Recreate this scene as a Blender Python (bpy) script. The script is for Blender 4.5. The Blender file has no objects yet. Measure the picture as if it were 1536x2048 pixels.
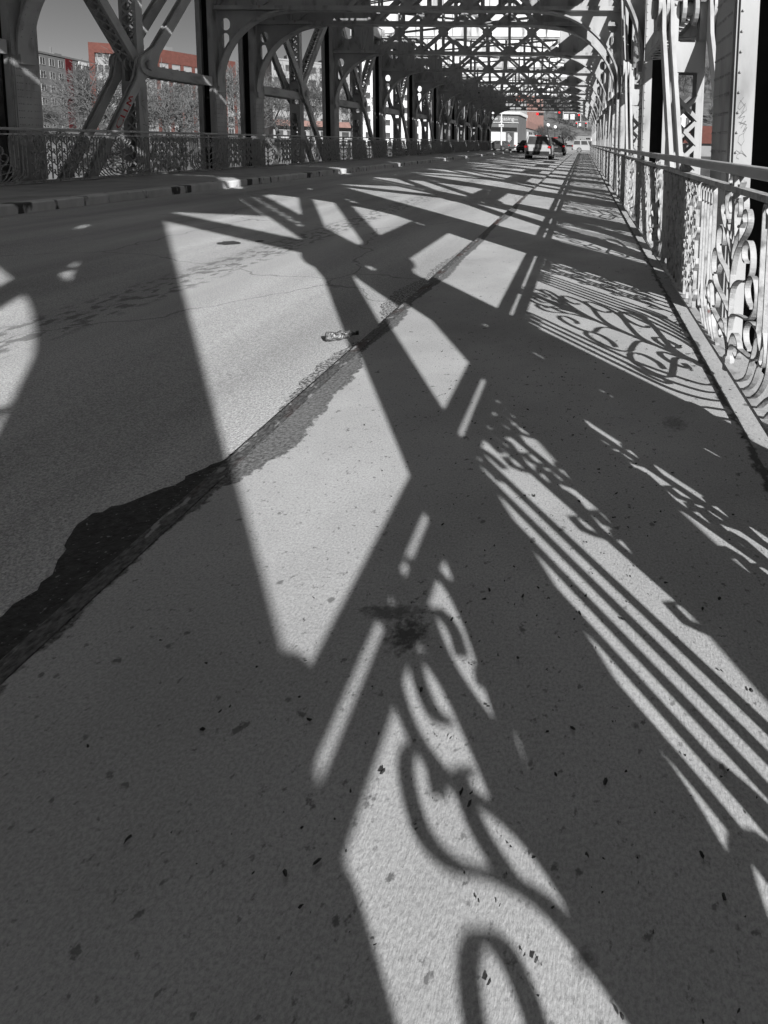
import bpy, bmesh, math, random
from mathutils import Vector, Matrix
from mathutils.geometry import tessellate_polygon
R = math.radians
SC = bpy.context.scene
COL = SC.collection
rnd = random.Random(7)

# ------------------------------------------------------------------ camera
EYE = 1.18
cam = bpy.data.cameras.new("camera")
cam.sensor_fit = 'HORIZONTAL'; cam.sensor_width = 36.0
cam.lens = 1150 / 1536 * 36
cam.shift_x = -(1164 - 768) / 1536
cam.shift_y = -(1024 - 403) / 1536
cam.clip_start = 0.02; cam.clip_end = 3000
co = bpy.data.objects.new("camera", cam); COL.objects.link(co)
PITCH = math.atan(116 / 1150); ROLL = 0.025
co.matrix_world = (Matrix.Translation((0, 0, EYE)) @ Matrix.Rotation(R(90) - PITCH, 4, 'X')
                   @ Matrix.Rotation(ROLL, 4, 'Z'))
SC.camera = co

def at(px, py, Y):
    """world point on the vertical plane Y seen at a photograph pixel (1536x2048)"""
    u, v = px - 1164, py - 403
    a = (u * math.cos(ROLL) + v * math.sin(ROLL)) / 1150
    b = (-u * math.sin(ROLL) + v * math.cos(ROLL)) / 1150
    c, s = math.cos(PITCH), math.sin(PITCH)
    d = Vector((a, c - b * s, -s - b * c))
    return Vector((0, 0, EYE)) + d * (Y / d.y)

# ------------------------------------------------------------------ sky, sun, exposure
SUN = Vector((1.225, -1.6, 1.0)).normalized()
world = bpy.data.worlds.new("World"); SC.world = world; world.use_nodes = True
nt = world.node_tree; nt.nodes.clear()
sky = nt.nodes.new("ShaderNodeTexSky"); sky.sky_type = 'NISHITA'; sky.sun_disc = False
sky.sun_elevation = math.asin(SUN.z); sky.sun_rotation = math.atan2(SUN.x, SUN.y)
sky.air_density = 0.42; sky.dust_density = 0.05; sky.ozone_density = 1.0
bw = nt.nodes.new("ShaderNodeSeparateColor")   # red-filtered black-and-white sky
bg = nt.nodes.new("ShaderNodeBackground"); bg.inputs['Strength'].default_value = 0.05
wo = nt.nodes.new("ShaderNodeOutputWorld")
nt.links.new(sky.outputs[0], bw.inputs[0]); nt.links.new(bw.outputs[0], bg.inputs['Color'])
nt.links.new(bg.outputs[0], wo.inputs['Surface'])
sl = bpy.data.lights.new("sun", 'SUN'); sl.energy = 5.0; sl.angle = R(0.5); sl.color = (1, 1, 1)
so = bpy.data.objects.new("sun", sl); COL.objects.link(so)
so.rotation_euler = SUN.to_track_quat('Z', 'Y').to_euler()
SC.view_settings.view_transform = 'Standard'; SC.view_settings.look = 'None'
SC.view_settings.gamma = 1.0; SC.view_settings.exposure = 0.84
SC.view_settings.use_curve_mapping = False
SC.render.engine = 'CYCLES'; SC.cycles.max_bounces = 5; SC.cycles.diffuse_bounces = 3

# ------------------------------------------------------------------ materials
def mat(name, base, var=0.15, scale=3.0, rough=0.75, bump=0.0, bscale=60.0, metal=0.0, spec=0.3,
        dirt=None, dirt_scale=2.0, dirt_lo=0.55, dirt_hi=0.68, dirt2=None, d2_scale=5.0, d2_lo=0.66, d2_hi=0.72,
        stretch=(1, 1, 1), emit=None, estr=0.0):
    m = bpy.data.materials.new(name); m.use_nodes = True
    t = m.node_tree; N = t.nodes; L = t.links
    b = N['Principled BSDF']
    b.inputs['Roughness'].default_value = rough; b.inputs['Metallic'].default_value = metal
    b.inputs['Specular IOR Level'].default_value = spec
    if isinstance(base, (int, float)): base = (base, base, base)
    tc = N.new('ShaderNodeTexCoord'); mp = N.new('ShaderNodeMapping')
    mp.inputs['Scale'].default_value = stretch
    L.new(tc.outputs['Object'], mp.inputs['Vector'])
    def noise(sc, det=6):
        n = N.new('ShaderNodeTexNoise'); n.inputs['Scale'].default_value = sc; n.inputs['Detail'].default_value = det
        L.new(mp.outputs[0], n.inputs['Vector']); return n
    def ramp(src, lo, hi, c0, c1):
        r = N.new('ShaderNodeValToRGB'); r.color_ramp.elements[0].position = lo; r.color_ramp.elements[1].position = hi
        r.color_ramp.elements[0].color = (*c0, 1); r.color_ramp.elements[1].color = (*c1, 1)
        L.new(src, r.inputs[0]); return r
    def mix(fac, a, c):
        x = N.new('ShaderNodeMixRGB'); L.new(fac, x.inputs[0])
        for k, s in ((1, a), (2, c)):
            if isinstance(s, tuple): x.inputs[k].default_value = (*s, 1)
            else: L.new(s, x.inputs[k])
        return x.outputs[0]
    lo = tuple(c * (1 - var) for c in base); hi = tuple(min(1, c * (1 + var)) for c in base)
    colr = ramp(noise(scale).outputs[0], 0.32, 0.68, lo, hi).outputs[0]
    if dirt is not None:
        f = ramp(noise(dirt_scale, 8).outputs[0], dirt_lo, dirt_hi, (0, 0, 0), (1, 1, 1)).outputs[0]
        colr = mix(f, colr, dirt if isinstance(dirt, tuple) else (dirt,) * 3)
    if dirt2 is not None:
        f = ramp(noise(d2_scale, 8).outputs[0], d2_lo, d2_hi, (0, 0, 0), (1, 1, 1)).outputs[0]
        colr = mix(f, colr, dirt2 if isinstance(dirt2, tuple) else (dirt2,) * 3)
    L.new(colr, b.inputs['Base Color'])
    if bump:
        bp = N.new('ShaderNodeBump'); bp.inputs['Strength'].default_value = bump; bp.inputs['Distance'].default_value = 0.01
        L.new(noise(bscale, 8).outputs[0], bp.inputs['Height']); L.new(bp.outputs[0], b.inputs['Normal'])
    if emit:
        b.inputs['Emission Color'].default_value = (*emit, 1); b.inputs['Emission Strength'].default_value = estr
    return m

RUST = (0.10, 0.02, 0.014)
M = {}
M['steel'] = mat('painted steel', 0.33, 0.16, 2.0, 0.6, 0.12, 25, dirt=0.15, dirt_scale=3.0, dirt_lo=0.55, dirt_hi=0.72, stretch=(1, 1, .4),
                 dirt2=RUST, d2_scale=2.6, d2_lo=0.70, d2_hi=0.76)
M['girder'] = mat('stained girder paint', 0.62, 0.1, 1.5, 0.65, 0.1, 20, dirt=0.22, dirt_scale=2.2, dirt_lo=0.52, dirt_hi=0.7,
                  dirt2=(0.16, 0.035, 0.025), d2_scale=0.9, d2_lo=0.71, d2_hi=0.76, stretch=(1.6, 1.6, 0.35))
M['iron'] = mat('painted iron', 0.34, 0.2, 9.0, 0.6, 0.25, 60, dirt=0.13, dirt_scale=14.0, dirt_lo=0.52, dirt_hi=0.7,
                dirt2=(0.09, 0.025, 0.02), d2_scale=7.0, d2_lo=0.7, d2_hi=0.76)
M['rail'] = mat('handrail paint', 0.34, 0.12, 5.0, 0.55, 0.1, 40, dirt=0.12, dirt_scale=12, dirt_lo=0.66, dirt_hi=0.74)
M['kerbsteel'] = mat('rusty kerb plate', 0.075, 0.7, 60.0, 0.7, 0.8, 110, dirt=(0.035, 0.013, 0.010), dirt_scale=4, dirt_lo=0.52, dirt_hi=0.66,
                     dirt2=0.24, d2_scale=14, d2_lo=0.6, d2_hi=0.64, stretch=(1.5, 0.8, 1))
M['dark'] = mat('recess shade paint', 0.02, 0.2, 5, 0.9)
M['black'] = mat('black paint', 0.015, 0.2, 8, 0.4)
M['ink'] = mat('black marker ink', 0.02, 0.1, 8, 0.6)
M['redpaint'] = mat('red spray paint', (0.30, 0.008, 0.010), 0.2, 20, 0.5)

def node_mat(name):
    m = bpy.data.materials.new(name); m.use_nodes = True
    return m, m.node_tree.nodes, m.node_tree.links, m.node_tree.nodes['Principled BSDF']

def concrete():
    m, N, L, b = node_mat('sidewalk concrete')
    b.inputs['Roughness'].default_value = 0.9; b.inputs['Specular IOR Level'].default_value = 0.15
    tc = N.new('ShaderNodeTexCoord'); P = tc.outputs['Object']
    def noise(sc, det=8, vec=P, rough=0.6):
        n = N.new('ShaderNodeTexNoise'); n.inputs['Scale'].default_value = sc; n.inputs['Detail'].default_value = det
        n.inputs['Roughness'].default_value = rough
        L.new(vec, n.inputs['Vector']); return n.outputs[0]
    def ramp(src, stops):
        r = N.new('ShaderNodeValToRGB'); e = r.color_ramp.elements
        e[0].position, e[1].position = stops[0][0], stops[-1][0]
        e[0].color = (stops[0][1],) * 3 + (1,); e[1].color = (stops[-1][1],) * 3 + (1,)
        for p, v in stops[1:-1]:
            q = e.new(p); q.color = (v, v, v, 1)
        L.new(src, r.inputs[0]); return r.outputs[0]
    def mth(op, a, c=None):
        x = N.new('ShaderNodeMath'); x.operation = op
        for k, s in ((0, a), (1, c)):
            if s is None: continue
            if isinstance(s, (int, float)): x.inputs[k].default_value = s
            else: L.new(s, x.inputs[k])
        return x.outputs[0]
    def mix(f, a, c):
        x = N.new('ShaderNodeMixRGB'); L.new(f, x.inputs[0])
        for k, s in ((1, a), (2, c)):
            if isinstance(s, (int, float)): x.inputs[k].default_value = (s, s, s, 1)
            else: L.new(s, x.inputs[k])
        return x.outputs[0]
    sp = N.new('ShaderNodeSeparateXYZ'); L.new(P, sp.inputs[0])
    x, y = sp.outputs[0], sp.outputs[1]
    base = ramp(noise(1.3, 10), [(0.28, 0.31), (0.72, 0.45)])
    fine = ramp(noise(150, 6, P, 0.8), [(0.34, 0.62), (0.6, 1.08)])
    mm = N.new('ShaderNodeMixRGB'); mm.blend_type = 'MULTIPLY'; mm.inputs[0].default_value = 1
    L.new(base, mm.inputs[1]); L.new(fine, mm.inputs[2]); col = mm.outputs[0]
    # worn, crumbled strip along the kerb edge
    edge = mth('ADD', mth('ADD', x, 1.212), mth('MULTIPLY', mth('SUBTRACT', noise(6, 10), 0.5), -0.11))
    edge = mth('ADD', edge, mth('MULTIPLY', mth('SUBTRACT', noise(37, 8), 0.5), 0.07))
    def bump_y(c, wd, amp):
        q = mth('DIVIDE', mth('SUBTRACT', y, c), wd)
        return mth('MULTIPLY', mth('POWER', 2.718, mth('MULTIPLY', mth('MULTIPLY', q, q), -1.0)), amp)
    for c in ((2.15, .28, .13), (2.7, .30, .10), (3.6, .3, .05), (5.0, .5, .06), (6.5, .9, .05), (9.5, 1.2, .08)):
        edge = mth('SUBTRACT', edge, bump_y(*c))
    fe = ramp(edge, [(0.0, 1.0), (0.010, 0.0)])
    rag = ramp(noise(75, 10, P, 0.75), [(0.38, 0.03), (0.68, 0.24)])
    col = mix(fe, col, rag)
    # grit and dirt against the railing
    e2 = mth('ABSOLUTE', mth('ADD', mth('SUBTRACT', x, 0.695), mth('MULTIPLY', mth('SUBTRACT', noise(14, 10), 0.5), 0.16)))
    f2 = ramp(e2, [(0.012, 0.9), (0.03, 0.0)])
    col = mix(f2, col, 0.06)
    # blotches, gum spots
    vor = N.new('ShaderNodeTexVoronoi'); vor.inputs['Scale'].default_value = 5.5; L.new(P, vor.inputs['Vector'])
    ds = mth('ADD', vor.outputs['Distance'], mth('MULTIPLY', mth('SUBTRACT', noise(70, 4), 0.5), 0.07))
    col = mix(ramp(ds, [(0.035, 0.75), (0.06, 0.0)]), col, 0.09)
    col = mix(ramp(noise(48, 6), [(0.61, 0.0), (0.68, 0.7)]), col, 0.10)
    col = mix(ramp(noise(19, 8), [(0.64, 0.0), (0.68, 0.75)]), col, 0.08)
    col = mix(ramp(noise(1.1, 6), [(0.5, 0.0), (0.75, 0.35)]), col, 0.22)
    # two oily smears
    def smear(cx, cy, rx, ry, w):
        u = mth('DIVIDE', mth('SUBTRACT', x, cx), rx); v = mth('DIVIDE', mth('SUBTRACT', y, cy), ry)
        d = mth('ADD', mth('MULTIPLY', u, u), mth('MULTIPLY', v, v))
        d = mth('ADD', d, mth('MULTIPLY', mth('SUBTRACT', noise(55, 10), 0.5), 3.2))
        return ramp(d, [(0.1, w), (1.0, 0.0)])
    for c in ((-0.39, 1.265, 0.055, 0.06, 0.85), (-0.45, 1.33, 0.09, 0.03, 0.7), (0.42, 2.35, 0.06, 0.07, 0.45), (0.03, 0.72, 0.02, 0.02, 0.6)):
        col = mix(smear(*c), col, 0.045)
    # long shrinkage cracks
    wv = N.new('ShaderNodeTexVoronoi'); wv.feature = 'DISTANCE_TO_EDGE'; wv.inputs['Scale'].default_value = 0.27
    nz = N.new('ShaderNodeTexNoise'); nz.inputs['Scale'].default_value = 3.0; nz.inputs['Detail'].default_value = 8; L.new(P, nz.inputs['Vector'])
    ad = N.new('ShaderNodeMixRGB'); ad.blend_type = 'ADD'; ad.inputs[0].default_value = 0.35
    L.new(P, ad.inputs[1]); L.new(nz.outputs['Color'], ad.inputs[2]); L.new(ad.outputs[0], wv.inputs['Vector'])
    col = mix(ramp(wv.outputs['Distance'], [(0.0, 0.0), (0.0011, 0.0)]), col, 0.08)
    L.new(col, b.inputs['Base Color'])
    # broom finish + pitting
    mp = N.new('ShaderNodeMapping'); mp.inputs['Scale'].default_value = (1, 0.35, 1); mp.inputs['Rotation'].default_value = (0, 0, 0.15)
    L.new(P, mp.inputs['Vector'])
    hgt = mth('ADD', mth('MULTIPLY', noise(230, 5, mp.outputs[0]), 1.0), mth('MULTIPLY', noise(40, 8), 0.5))
    hgt = mth('SUBTRACT', hgt, mth('MULTIPLY', fe, 1.5))
    bp = N.new('ShaderNodeBump'); bp.inputs['Strength'].default_value = 0.34; bp.inputs['Distance'].default_value = 0.006
    L.new(hgt, bp.inputs['Height']); L.new(bp.outputs[0], b.inputs['Normal'])
    return m
M['concrete'] = concrete()

def asphalt():
    m, N, L, b = node_mat('worn asphalt')
    b.inputs['Roughness'].default_value = 0.88; b.inputs['Specular IOR Level'].default_value = 0.2
    tc = N.new('ShaderNodeTexCoord'); P = tc.outputs['Object']
    def noise(sc, det=8, vec=P):
        n = N.new('ShaderNodeTexNoise'); n.inputs['Scale'].default_value = sc; n.inputs['Detail'].default_value = det
        L.new(vec, n.inputs['Vector']); return n.outputs[0]
    def ramp(src, stops):
        r = N.new('ShaderNodeValToRGB'); e = r.color_ramp.elements
        e[0].position, e[1].position = stops[0][0], stops[-1][0]
        e[0].color = (stops[0][1],) * 3 + (1,); e[1].color = (stops[-1][1],) * 3 + (1,)
        L.new(src, r.inputs[0]); return r.outputs[0]
    def mth(op, a, c):
        x = N.new('ShaderNodeMath'); x.operation = op
        for k, s in ((0, a), (1, c)):
            if isinstance(s, (int, float)): x.inputs[k].default_value = s
            else: L.new(s, x.inputs[k])
        return x.outputs[0]
    def mix(f, a, c, mode='MIX'):
        x = N.new('ShaderNodeMixRGB'); x.blend_type = mode
        if isinstance(f, float): x.inputs[0].default_value = f
        else: L.new(f, x.inputs[0])
        for k, s in ((1, a), (2, c)):
            if isinstance(s, (int, float)): x.inputs[k].default_value = (s, s, s, 1)
            else: L.new(s, x.inputs[k])
        return x.outputs[0]
    sp = N.new('ShaderNodeSeparateXYZ'); L.new(P, sp.inputs[0])
    mp = N.new('ShaderNodeMapping'); mp.inputs['Scale'].default_value = (1, 0.12, 1); L.new(P, mp.inputs['Vector'])
    col = ramp(noise(1.6, 8, mp.outputs[0]), [(0.3, 0.27), (0.72, 0.43)])
    v = N.new('ShaderNodeTexVoronoi'); v.inputs['Scale'].default_value = 130; L.new(P, v.inputs['Vector'])
    gr = N.new('ShaderNodeTexNoise'); gr.inputs['Scale'].default_value = 115; gr.inputs['Detail'].default_value = 6; gr.inputs['Roughness'].default_value = 0.85
    L.new(P, gr.inputs['Vector'])
    agg = ramp(gr.outputs[0], [(0.36, 0.45), (0.64, 1.5)])
    col = mix(1.0, col, agg, 'MULTIPLY')
    # scarred wheel track
    def track(xc, half):
        d = mth('ABSOLUTE', mth('SUBTRACT', sp.outputs[0], xc), 0)
        band = ramp(d, [(half * 0.6, 1.0), (half, 0.0)])
        mpp = N.new('ShaderNodeMapping'); mpp.inputs['Scale'].default_value = (1.0, 0.55, 1); L.new(P, mpp.inputs['Vector'])
        pit = ramp(noise(15, 8, mpp.outputs[0]), [(0.50, 0.0), (0.58, 1.0)])
        return mth('MULTIPLY', mth('MULTIPLY', band, pit), 0.65)
    for xc, hw in ((-3.35, 0.28),):
        col = mix(track(xc, hw), col, 0.09)
    wv = N.new('ShaderNodeTexVoronoi'); wv.feature = 'DISTANCE_TO_EDGE'; wv.inputs['Scale'].default_value = 0.3
    nz = N.new('ShaderNodeTexNoise'); nz.inputs['Scale'].default_value = 2.0; nz.inputs['Detail'].default_value = 8; L.new(P, nz.inputs['Vector'])
    L.new(mix(0.5, P, nz.outputs['Color'], 'ADD'), wv.inputs['Vector'])
    col = mix(ramp(wv.outputs['Distance'], [(0.001, 0.65), (0.003, 0.0)]), col, 0.07)
    L.new(col, b.inputs['Base Color'])
    bp = N.new('ShaderNodeBump'); bp.inputs['Strength'].default_value = 0.6; bp.inputs['Distance'].default_value = 0.006
    L.new(mth('SUBTRACT', noise(60, 6), v.outputs['Distance']), bp.inputs['Height']); L.new(bp.outputs[0], b.inputs['Normal'])
    return m
M['asphalt'] = asphalt()
M['patch'] = mat('fresh asphalt patch', 0.035, 0.4, 40, 0.85, 0.8, 90, dirt=0.22, dirt_scale=75, dirt_lo=0.64, dirt_hi=0.70)
M['gravel'] = mat('loose grit', 0.3, 0.6, 90, 0.9, 0.9, 110, dirt=0.07, dirt_scale=70, dirt_lo=0.48, dirt_hi=0.55)
M['walk2'] = mat('far sidewalk concrete', 0.30, 0.12, 2, 0.9, 0.3, 90, dirt=0.15, dirt_scale=1.5, dirt_lo=0.55, dirt_hi=0.8)
M['kerb'] = mat('kerb concrete', 0.46, 0.15, 3, 0.85, 0.4, 50, dirt=0.05, dirt_scale=2.4, dirt_lo=0.56, dirt_hi=0.63,
                stretch=(1, 1.6, 0.6))
M['earth'] = mat('winter ground', 0.11, 0.35, 0.15, 0.95, dirt=0.06, dirt_scale=0.4, dirt_lo=0.5, dirt_hi=0.65)
M['water'] = mat('river water', 0.04, 0.3, 0.2, 0.12, 0.3, 1.5, spec=0.5)
M['pale'] = mat('pale pavement', 0.34, 0.15, 0.3, 0.9, dirt=0.2, dirt_scale=0.8, dirt_lo=0.5, dirt_hi=0.7)
M['linepaint'] = mat('white road paint', 0.75, 0.1, 6, 0.7, dirt=0.3, dirt_scale=8, dirt_lo=0.55, dirt_hi=0.7)
M['bark'] = mat('bark', 0.07, 0.3, 6, 0.95)
M['twig'] = mat('twigs', 0.085, 0.3, 1.5, 0.95)
M['leaf'] = mat('dead leaf', 0.025, 0.5, 40, 0.8)
M['foil'] = mat('crumpled clear plastic', 0.22, 0.7, 60, 0.2, 0.9, 90, metal=0.3, dirt=0.05, dirt_scale=60, dirt_lo=.5, dirt_hi=.56)
M['wallgrey'] = mat('grey cladding', 0.13, 0.08, 0.4, 0.85)
M['wallpale'] = mat('pale masonry', 0.22, 0.08, 0.5, 0.85, dirt=0.15, dirt_scale=0.5, dirt_lo=0.5, dirt_hi=0.7)
M['wallwhite'] = mat('white panel', 0.50, 0.05, 0.5, 0.7)
M['walldark'] = mat('charcoal cladding', 0.10, 0.1, 0.5, 0.7)
M['brick'] = mat('red brick', (0.10, 0.038, 0.030), 0.12, 2.0, 0.9, dirt=(0.08, 0.031, 0.025), dirt_scale=3, dirt_lo=0.5, dirt_hi=0.7)
M['brickpale'] = mat('washed brick', (0.19, 0.115, 0.10), 0.12, 2.0, 0.9)
M['deepred'] = mat('deep red panel', (0.07, 0.006, 0.008), 0.15, 2, 0.7)
M['glass'] = mat('window glass', 0.05, 0.4, 0.8, 0.12, spec=0.5)
M['trim'] = mat('white trim', 0.5, 0.08, 2, 0.6)
M['carwhite'] = mat('white car paint', 0.70, 0.04, 2, 0.25, spec=0.5)
M['carsilver'] = mat('silver car paint', 0.30, 0.04, 2, 0.28, spec=0.5)
M['cargrey'] = mat('grey car paint', 0.10, 0.05, 2, 0.2, spec=0.5)
M['carblack'] = mat('black car paint', 0.02, 0.05, 2, 0.2, spec=0.5)
M['tyre'] = mat('tyre rubber', 0.02, 0.2, 10, 0.9)
M['rim'] = mat('alloy rim', 0.55, 0.1, 10, 0.3, metal=0.7)
M['redlamp'] = mat('lit red lamp', (0.5, 0.01, 0.012), 0.05, 5, 0.3, emit=(1.0, 0.03, 0.04), estr=0.55)
M['brakelamp'] = mat('lit brake lamp', (0.36, 0.012, 0.014), 0.05, 5, 0.3, emit=(1.0, 0.04, 0.05), estr=0.16)
M['redlens'] = mat('red lens', (0.30, 0.01, 0.012), 0.1, 5, 0.2)
M['signal'] = mat('signal housing', 0.03, 0.2, 5, 0.5)
M['frame'] = mat('grey window frame', 0.24, 0.1, 3, 0.6)
M['globe'] = mat('white globe', 0.8, 0.03, 5, 0.3)
M['cloth'] = mat('dark coat', 0.06, 0.2, 9, 0.9)
M['skin'] = mat('skin', 0.35, 0.08, 9, 0.6)

# ------------------------------------------------------------------ mesh helpers
class MB:
    def __init__(s): s.v = []; s.f = []
    def add(s, vs, fs):
        o = len(s.v); s.v += [tuple(p) for p in vs]; s.f += [tuple(i + o for i in f) for f in fs]
    def box(s, x0, x1, y0, y1, z0, z1):
        s.add([(x0, y0, z0), (x1, y0, z0), (x1, y1, z0), (x0, y1, z0), (x0, y0, z1), (x1, y0, z1), (x1, y1, z1), (x0, y1, z1)],
              [(3, 2, 1, 0), (4, 5, 6, 7), (0, 1, 5, 4), (1, 2, 6, 5), (2, 3, 7, 6), (3, 0, 4, 7)])
    def bar(s, p0, p1, a, wa, wb):
        """bar from p0 to p1; wa wide along direction a, wb thick along the third direction"""
        p0, p1, a = Vector(p0), Vector(p1), Vector(a)
        d = (p1 - p0).normalized(); a = (a - d * a.dot(d)).normalized(); b = d.cross(a)
        vs = []
        for p in (p0, p1):
            for i, j in ((-1, -1), (1, -1), (1, 1), (-1, 1)): vs.append(p + a * (i * wa / 2) + b * (j * wb / 2))
        s.add(vs, [(3, 2, 1, 0), (4, 5, 6, 7), (0, 1, 5, 4), (1, 2, 6, 5), (2, 3, 7, 6), (3, 0, 4, 7)])
    def cyl(s, p0, p1, r0, r1=None, n=12, caps=True):
        r1 = r0 if r1 is None else r1
        p0, p1 = Vector(p0), Vector(p1); d = (p1 - p0).normalized()
        a = d.orthogonal().normalized(); b = d.cross(a); vs = []
        for p, r in ((p0, r0), (p1, r1)):
            for i in range(n):
                t = 2 * math.pi * i / n; vs.append(p + a * (r * math.cos(t)) + b * (r * math.sin(t)))
        fs = [(i, (i + 1) % n, n + (i + 1) % n, n + i) for i in range(n)]
        if caps: fs += [tuple(range(n - 1, -1, -1)), tuple(range(n, 2 * n))]
        s.add(vs, fs)
    def sphere(s, c, r, n=10, m=6, sz=1.0):
        vs = []; fs = []
        for j in range(1, m):
            ph = math.pi * j / m
            for i in range(n):
                t = 2 * math.pi * i / n
                vs.append((c[0] + r * math.sin(ph) * math.cos(t), c[1] + r * math.sin(ph) * math.sin(t), c[2] + sz * r * math.cos(ph)))
        vs += [(c[0], c[1], c[2] + sz * r), (c[0], c[1], c[2] - sz * r)]; a = len(vs) - 2
        for j in range(m - 2):
            for i in range(n): fs.append((j * n + i, (j + 1) * n + i, (j + 1) * n + (i + 1) % n, j * n + (i + 1) % n))
        for i in range(n):
            fs.append((a, i, (i + 1) % n)); fs.append((a + 1, (m - 2) * n + (i + 1) % n, (m - 2) * n + i))
        s.add(vs, fs)
    def plate(s, loops, f3, t):
        """flat plate: outer loop + holes in 2D, f3 maps (u,v,w)->xyz, w in +-t/2"""
        lv = [[Vector((u, v, 0)) for u, v in lp] for lp in loops]
        tris = tessellate_polygon(lv)
        flat = [p for lp in loops for p in lp]; n = len(flat)
        vs = [f3(u, v, -t / 2) for u, v in flat] + [f3(u, v, t / 2) for u, v in flat]
        fs = []
        for a, b, c in tris: fs += [(a, b, c), (n + c, n + b, n + a)]
        o = 0
        for lp in loops:
            k = len(lp)
            for i in range(k): fs.append((o + i, o + (i + 1) % k, n + o + (i + 1) % k, n + o + i))
            o += k
        s.add(vs, fs)
    def ribbon(s, pts, w, t, x0=0.0):
        """flat strip following 2D points (y,z); w wide in x, t thick in plane"""
        n = len(pts); vs = []; fs = []
        for i, (y, z) in enumerate(pts):
            a = pts[max(0, i - 1)]; b = pts[min(n - 1, i + 1)]
            dy, dz = b[0] - a[0], b[1] - a[1]; l = math.hypot(dy, dz) or 1
            ny, nz = -dz / l * t / 2, dy / l * t / 2
            vs += [(x0 - w / 2, y - ny, z - nz), (x0 + w / 2, y - ny, z - nz), (x0 + w / 2, y + ny, z + nz), (x0 - w / 2, y + ny, z + nz)]
        for i in range(n - 1):
            o = 4 * i
            for k in range(4): fs.append((o + k, o + (k + 1) % 4, o + 4 + (k + 1) % 4, o + 4 + k))
        fs += [(3, 2, 1, 0), (4 * n - 4, 4 * n - 3, 4 * n - 2, 4 * n - 1)]
        s.add(vs, fs)
    def xf(s, fn): s.v = [tuple(fn(Vector(p))) for p in s.v]; return s
    def mesh(s, name, m, smooth=False):
        me = bpy.data.meshes.new(name); me.from_pydata(s.v, [], s.f); me.update()
        bm = bmesh.new(); bm.from_mesh(me); bmesh.ops.recalc_face_normals(bm, faces=bm.faces); bm.to_mesh(me); bm.free()
        for mm in (m if isinstance(m, (list, tuple)) else [m]): me.materials.append(M[mm])
        if smooth: me.polygons.foreach_set('use_smooth', [True] * len(me.polygons))
        return me
    def build(s, name, m, parent=None, smooth=False):
        return link(name, s.mesh(name, m, smooth), parent)

def link(name, me, parent=None, loc=(0, 0, 0), rz=0.0, sc=None):
    o = bpy.data.objects.new(name, me); COL.objects.link(o)
    o.location = loc; o.rotation_euler = (0, 0, rz)
    if sc: o.scale = sc
    if parent: o.parent = parent
    return o
def tag(o, label, cat, group=None):
    o['label'] = label; o['category'] = cat
    if group: o['group'] = group
    return o
def thing(name, label, cat, loc=(0, 0, 0), rz=0.0, group=None):
    return tag(link(name, None, None, loc, rz), label, cat, group)
def struct(o): o['kind'] = 'structure'; return o
def copy_tree(o, parent=None):
    c = o.copy(); COL.objects.link(c)
    if parent: c.parent = parent
    for ch in [k for k in bpy.data.objects if k.parent == o and k != c]: copy_tree(ch, c)
    return c

def bez(p0, p1, p2, p3, n=10):
    out = []
    for i in range(n + 1):
        t = i / n; u = 1 - t
        out.append(tuple(u ** 3 * a + 3 * u * u * t * b + 3 * u * t * t * c + t ** 3 * d for a, b, c, d in zip(p0, p1, p2, p3)))
    return out

# ------------------------------------------------------------------ bridge layout
XR, XL = 1.26, -11.35           # truss centre lines
SKEW = 1.2                      # the left truss stands this much farther along
PAN = 6.15
NEAR = [-20.35 + PAN * k for k in range(7)]
FAR = [18.65 + PAN * k for k in range(9)]
ZB, ZN, ZT = -1.85, 2.87, 6.85   # lower pin, middle pin, top chord
def lateral(x): return (XR - x) / (XR - XL) * SKEW
KERB_R, KERB_L = -1.27, -8.10
RAIL_R, RAIL_L = 0.78, -10.72
ZL = 0.12                       # left sidewalk level
def road_z(x): return -0.06 + (KERB_R - x) / (KERB_R - KERB_L) * 0.03
DECK0, DECK1 = -26.0, 70.5

# ------------------------------------------------------------------ ground, river, deck
def sheet(name, xs, ys, zf, m):
    b = MB(); nx = len(xs)
    for y in ys:
        for x in xs: b.v.append((x, y, zf(x, y)))
    for j in range(len(ys) - 1):
        for i in range(nx - 1): b.f.append((j * nx + i, j * nx + i + 1, (j + 1) * nx + i + 1, (j + 1) * nx + i))
    return struct(b.build(name, m))
def ground_z(x, y):
    if y < 58: return -9.0
    if y < 71: return -9.0 + (y - 58) / 13 * 8.72
    z = -0.28
    if x < -30 and y > 71: z += min(2.0, (-30 - x) * 0.03)
    if x > 10: z -= min(1.2, (x - 10) * 0.06) if y < 120 else 0
    if y > 190: z += (y - 190) * 0.035
    if y > 330: z += (y - 330) * 0.26 * max(0.0, min(1.0, (x + 150) / 60))
    return z + 0.25 * math.sin(x * 0.21) * math.sin(y * 0.17) * (1 if y > 190 else 0)
ys = [-200, -60, 30, 58, 62, 66, 71, 80, 100, 120, 150, 190, 210, 240, 270, 300, 330, 360, 400, 450, 520, 620, 900]
xs = [-600, -400, -250, -180, -130, -100, -80, -60, -45, -30, -20, -12, -6, 0, 6, 10, 16, 24, 34, 50, 80, 130, 220, 400, 600]
sheet('ground', xs, ys, ground_z, 'earth')
w = MB(); w.add([(-600, -200, -6.5), (600, -200, -6.5), (600, 63, -6.5), (-600, 63, -6.5)], [(0, 1, 2, 3)])
struct(w.build('river_water', 'water'))
n = 40
yy = [DECK0 + (DECK1 - DECK0) * i / n for i in range(n + 1)]
sheet('roadway', [KERB_L, -5, -3, KERB_R], yy, lambda x, y: road_z(x), 'asphalt')
b = MB(); b.box(KERB_L - 2.9, 1.0, DECK0, DECK1, -0.62, -0.20); struct(b.build('bridge_deck', 'steel'))
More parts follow.
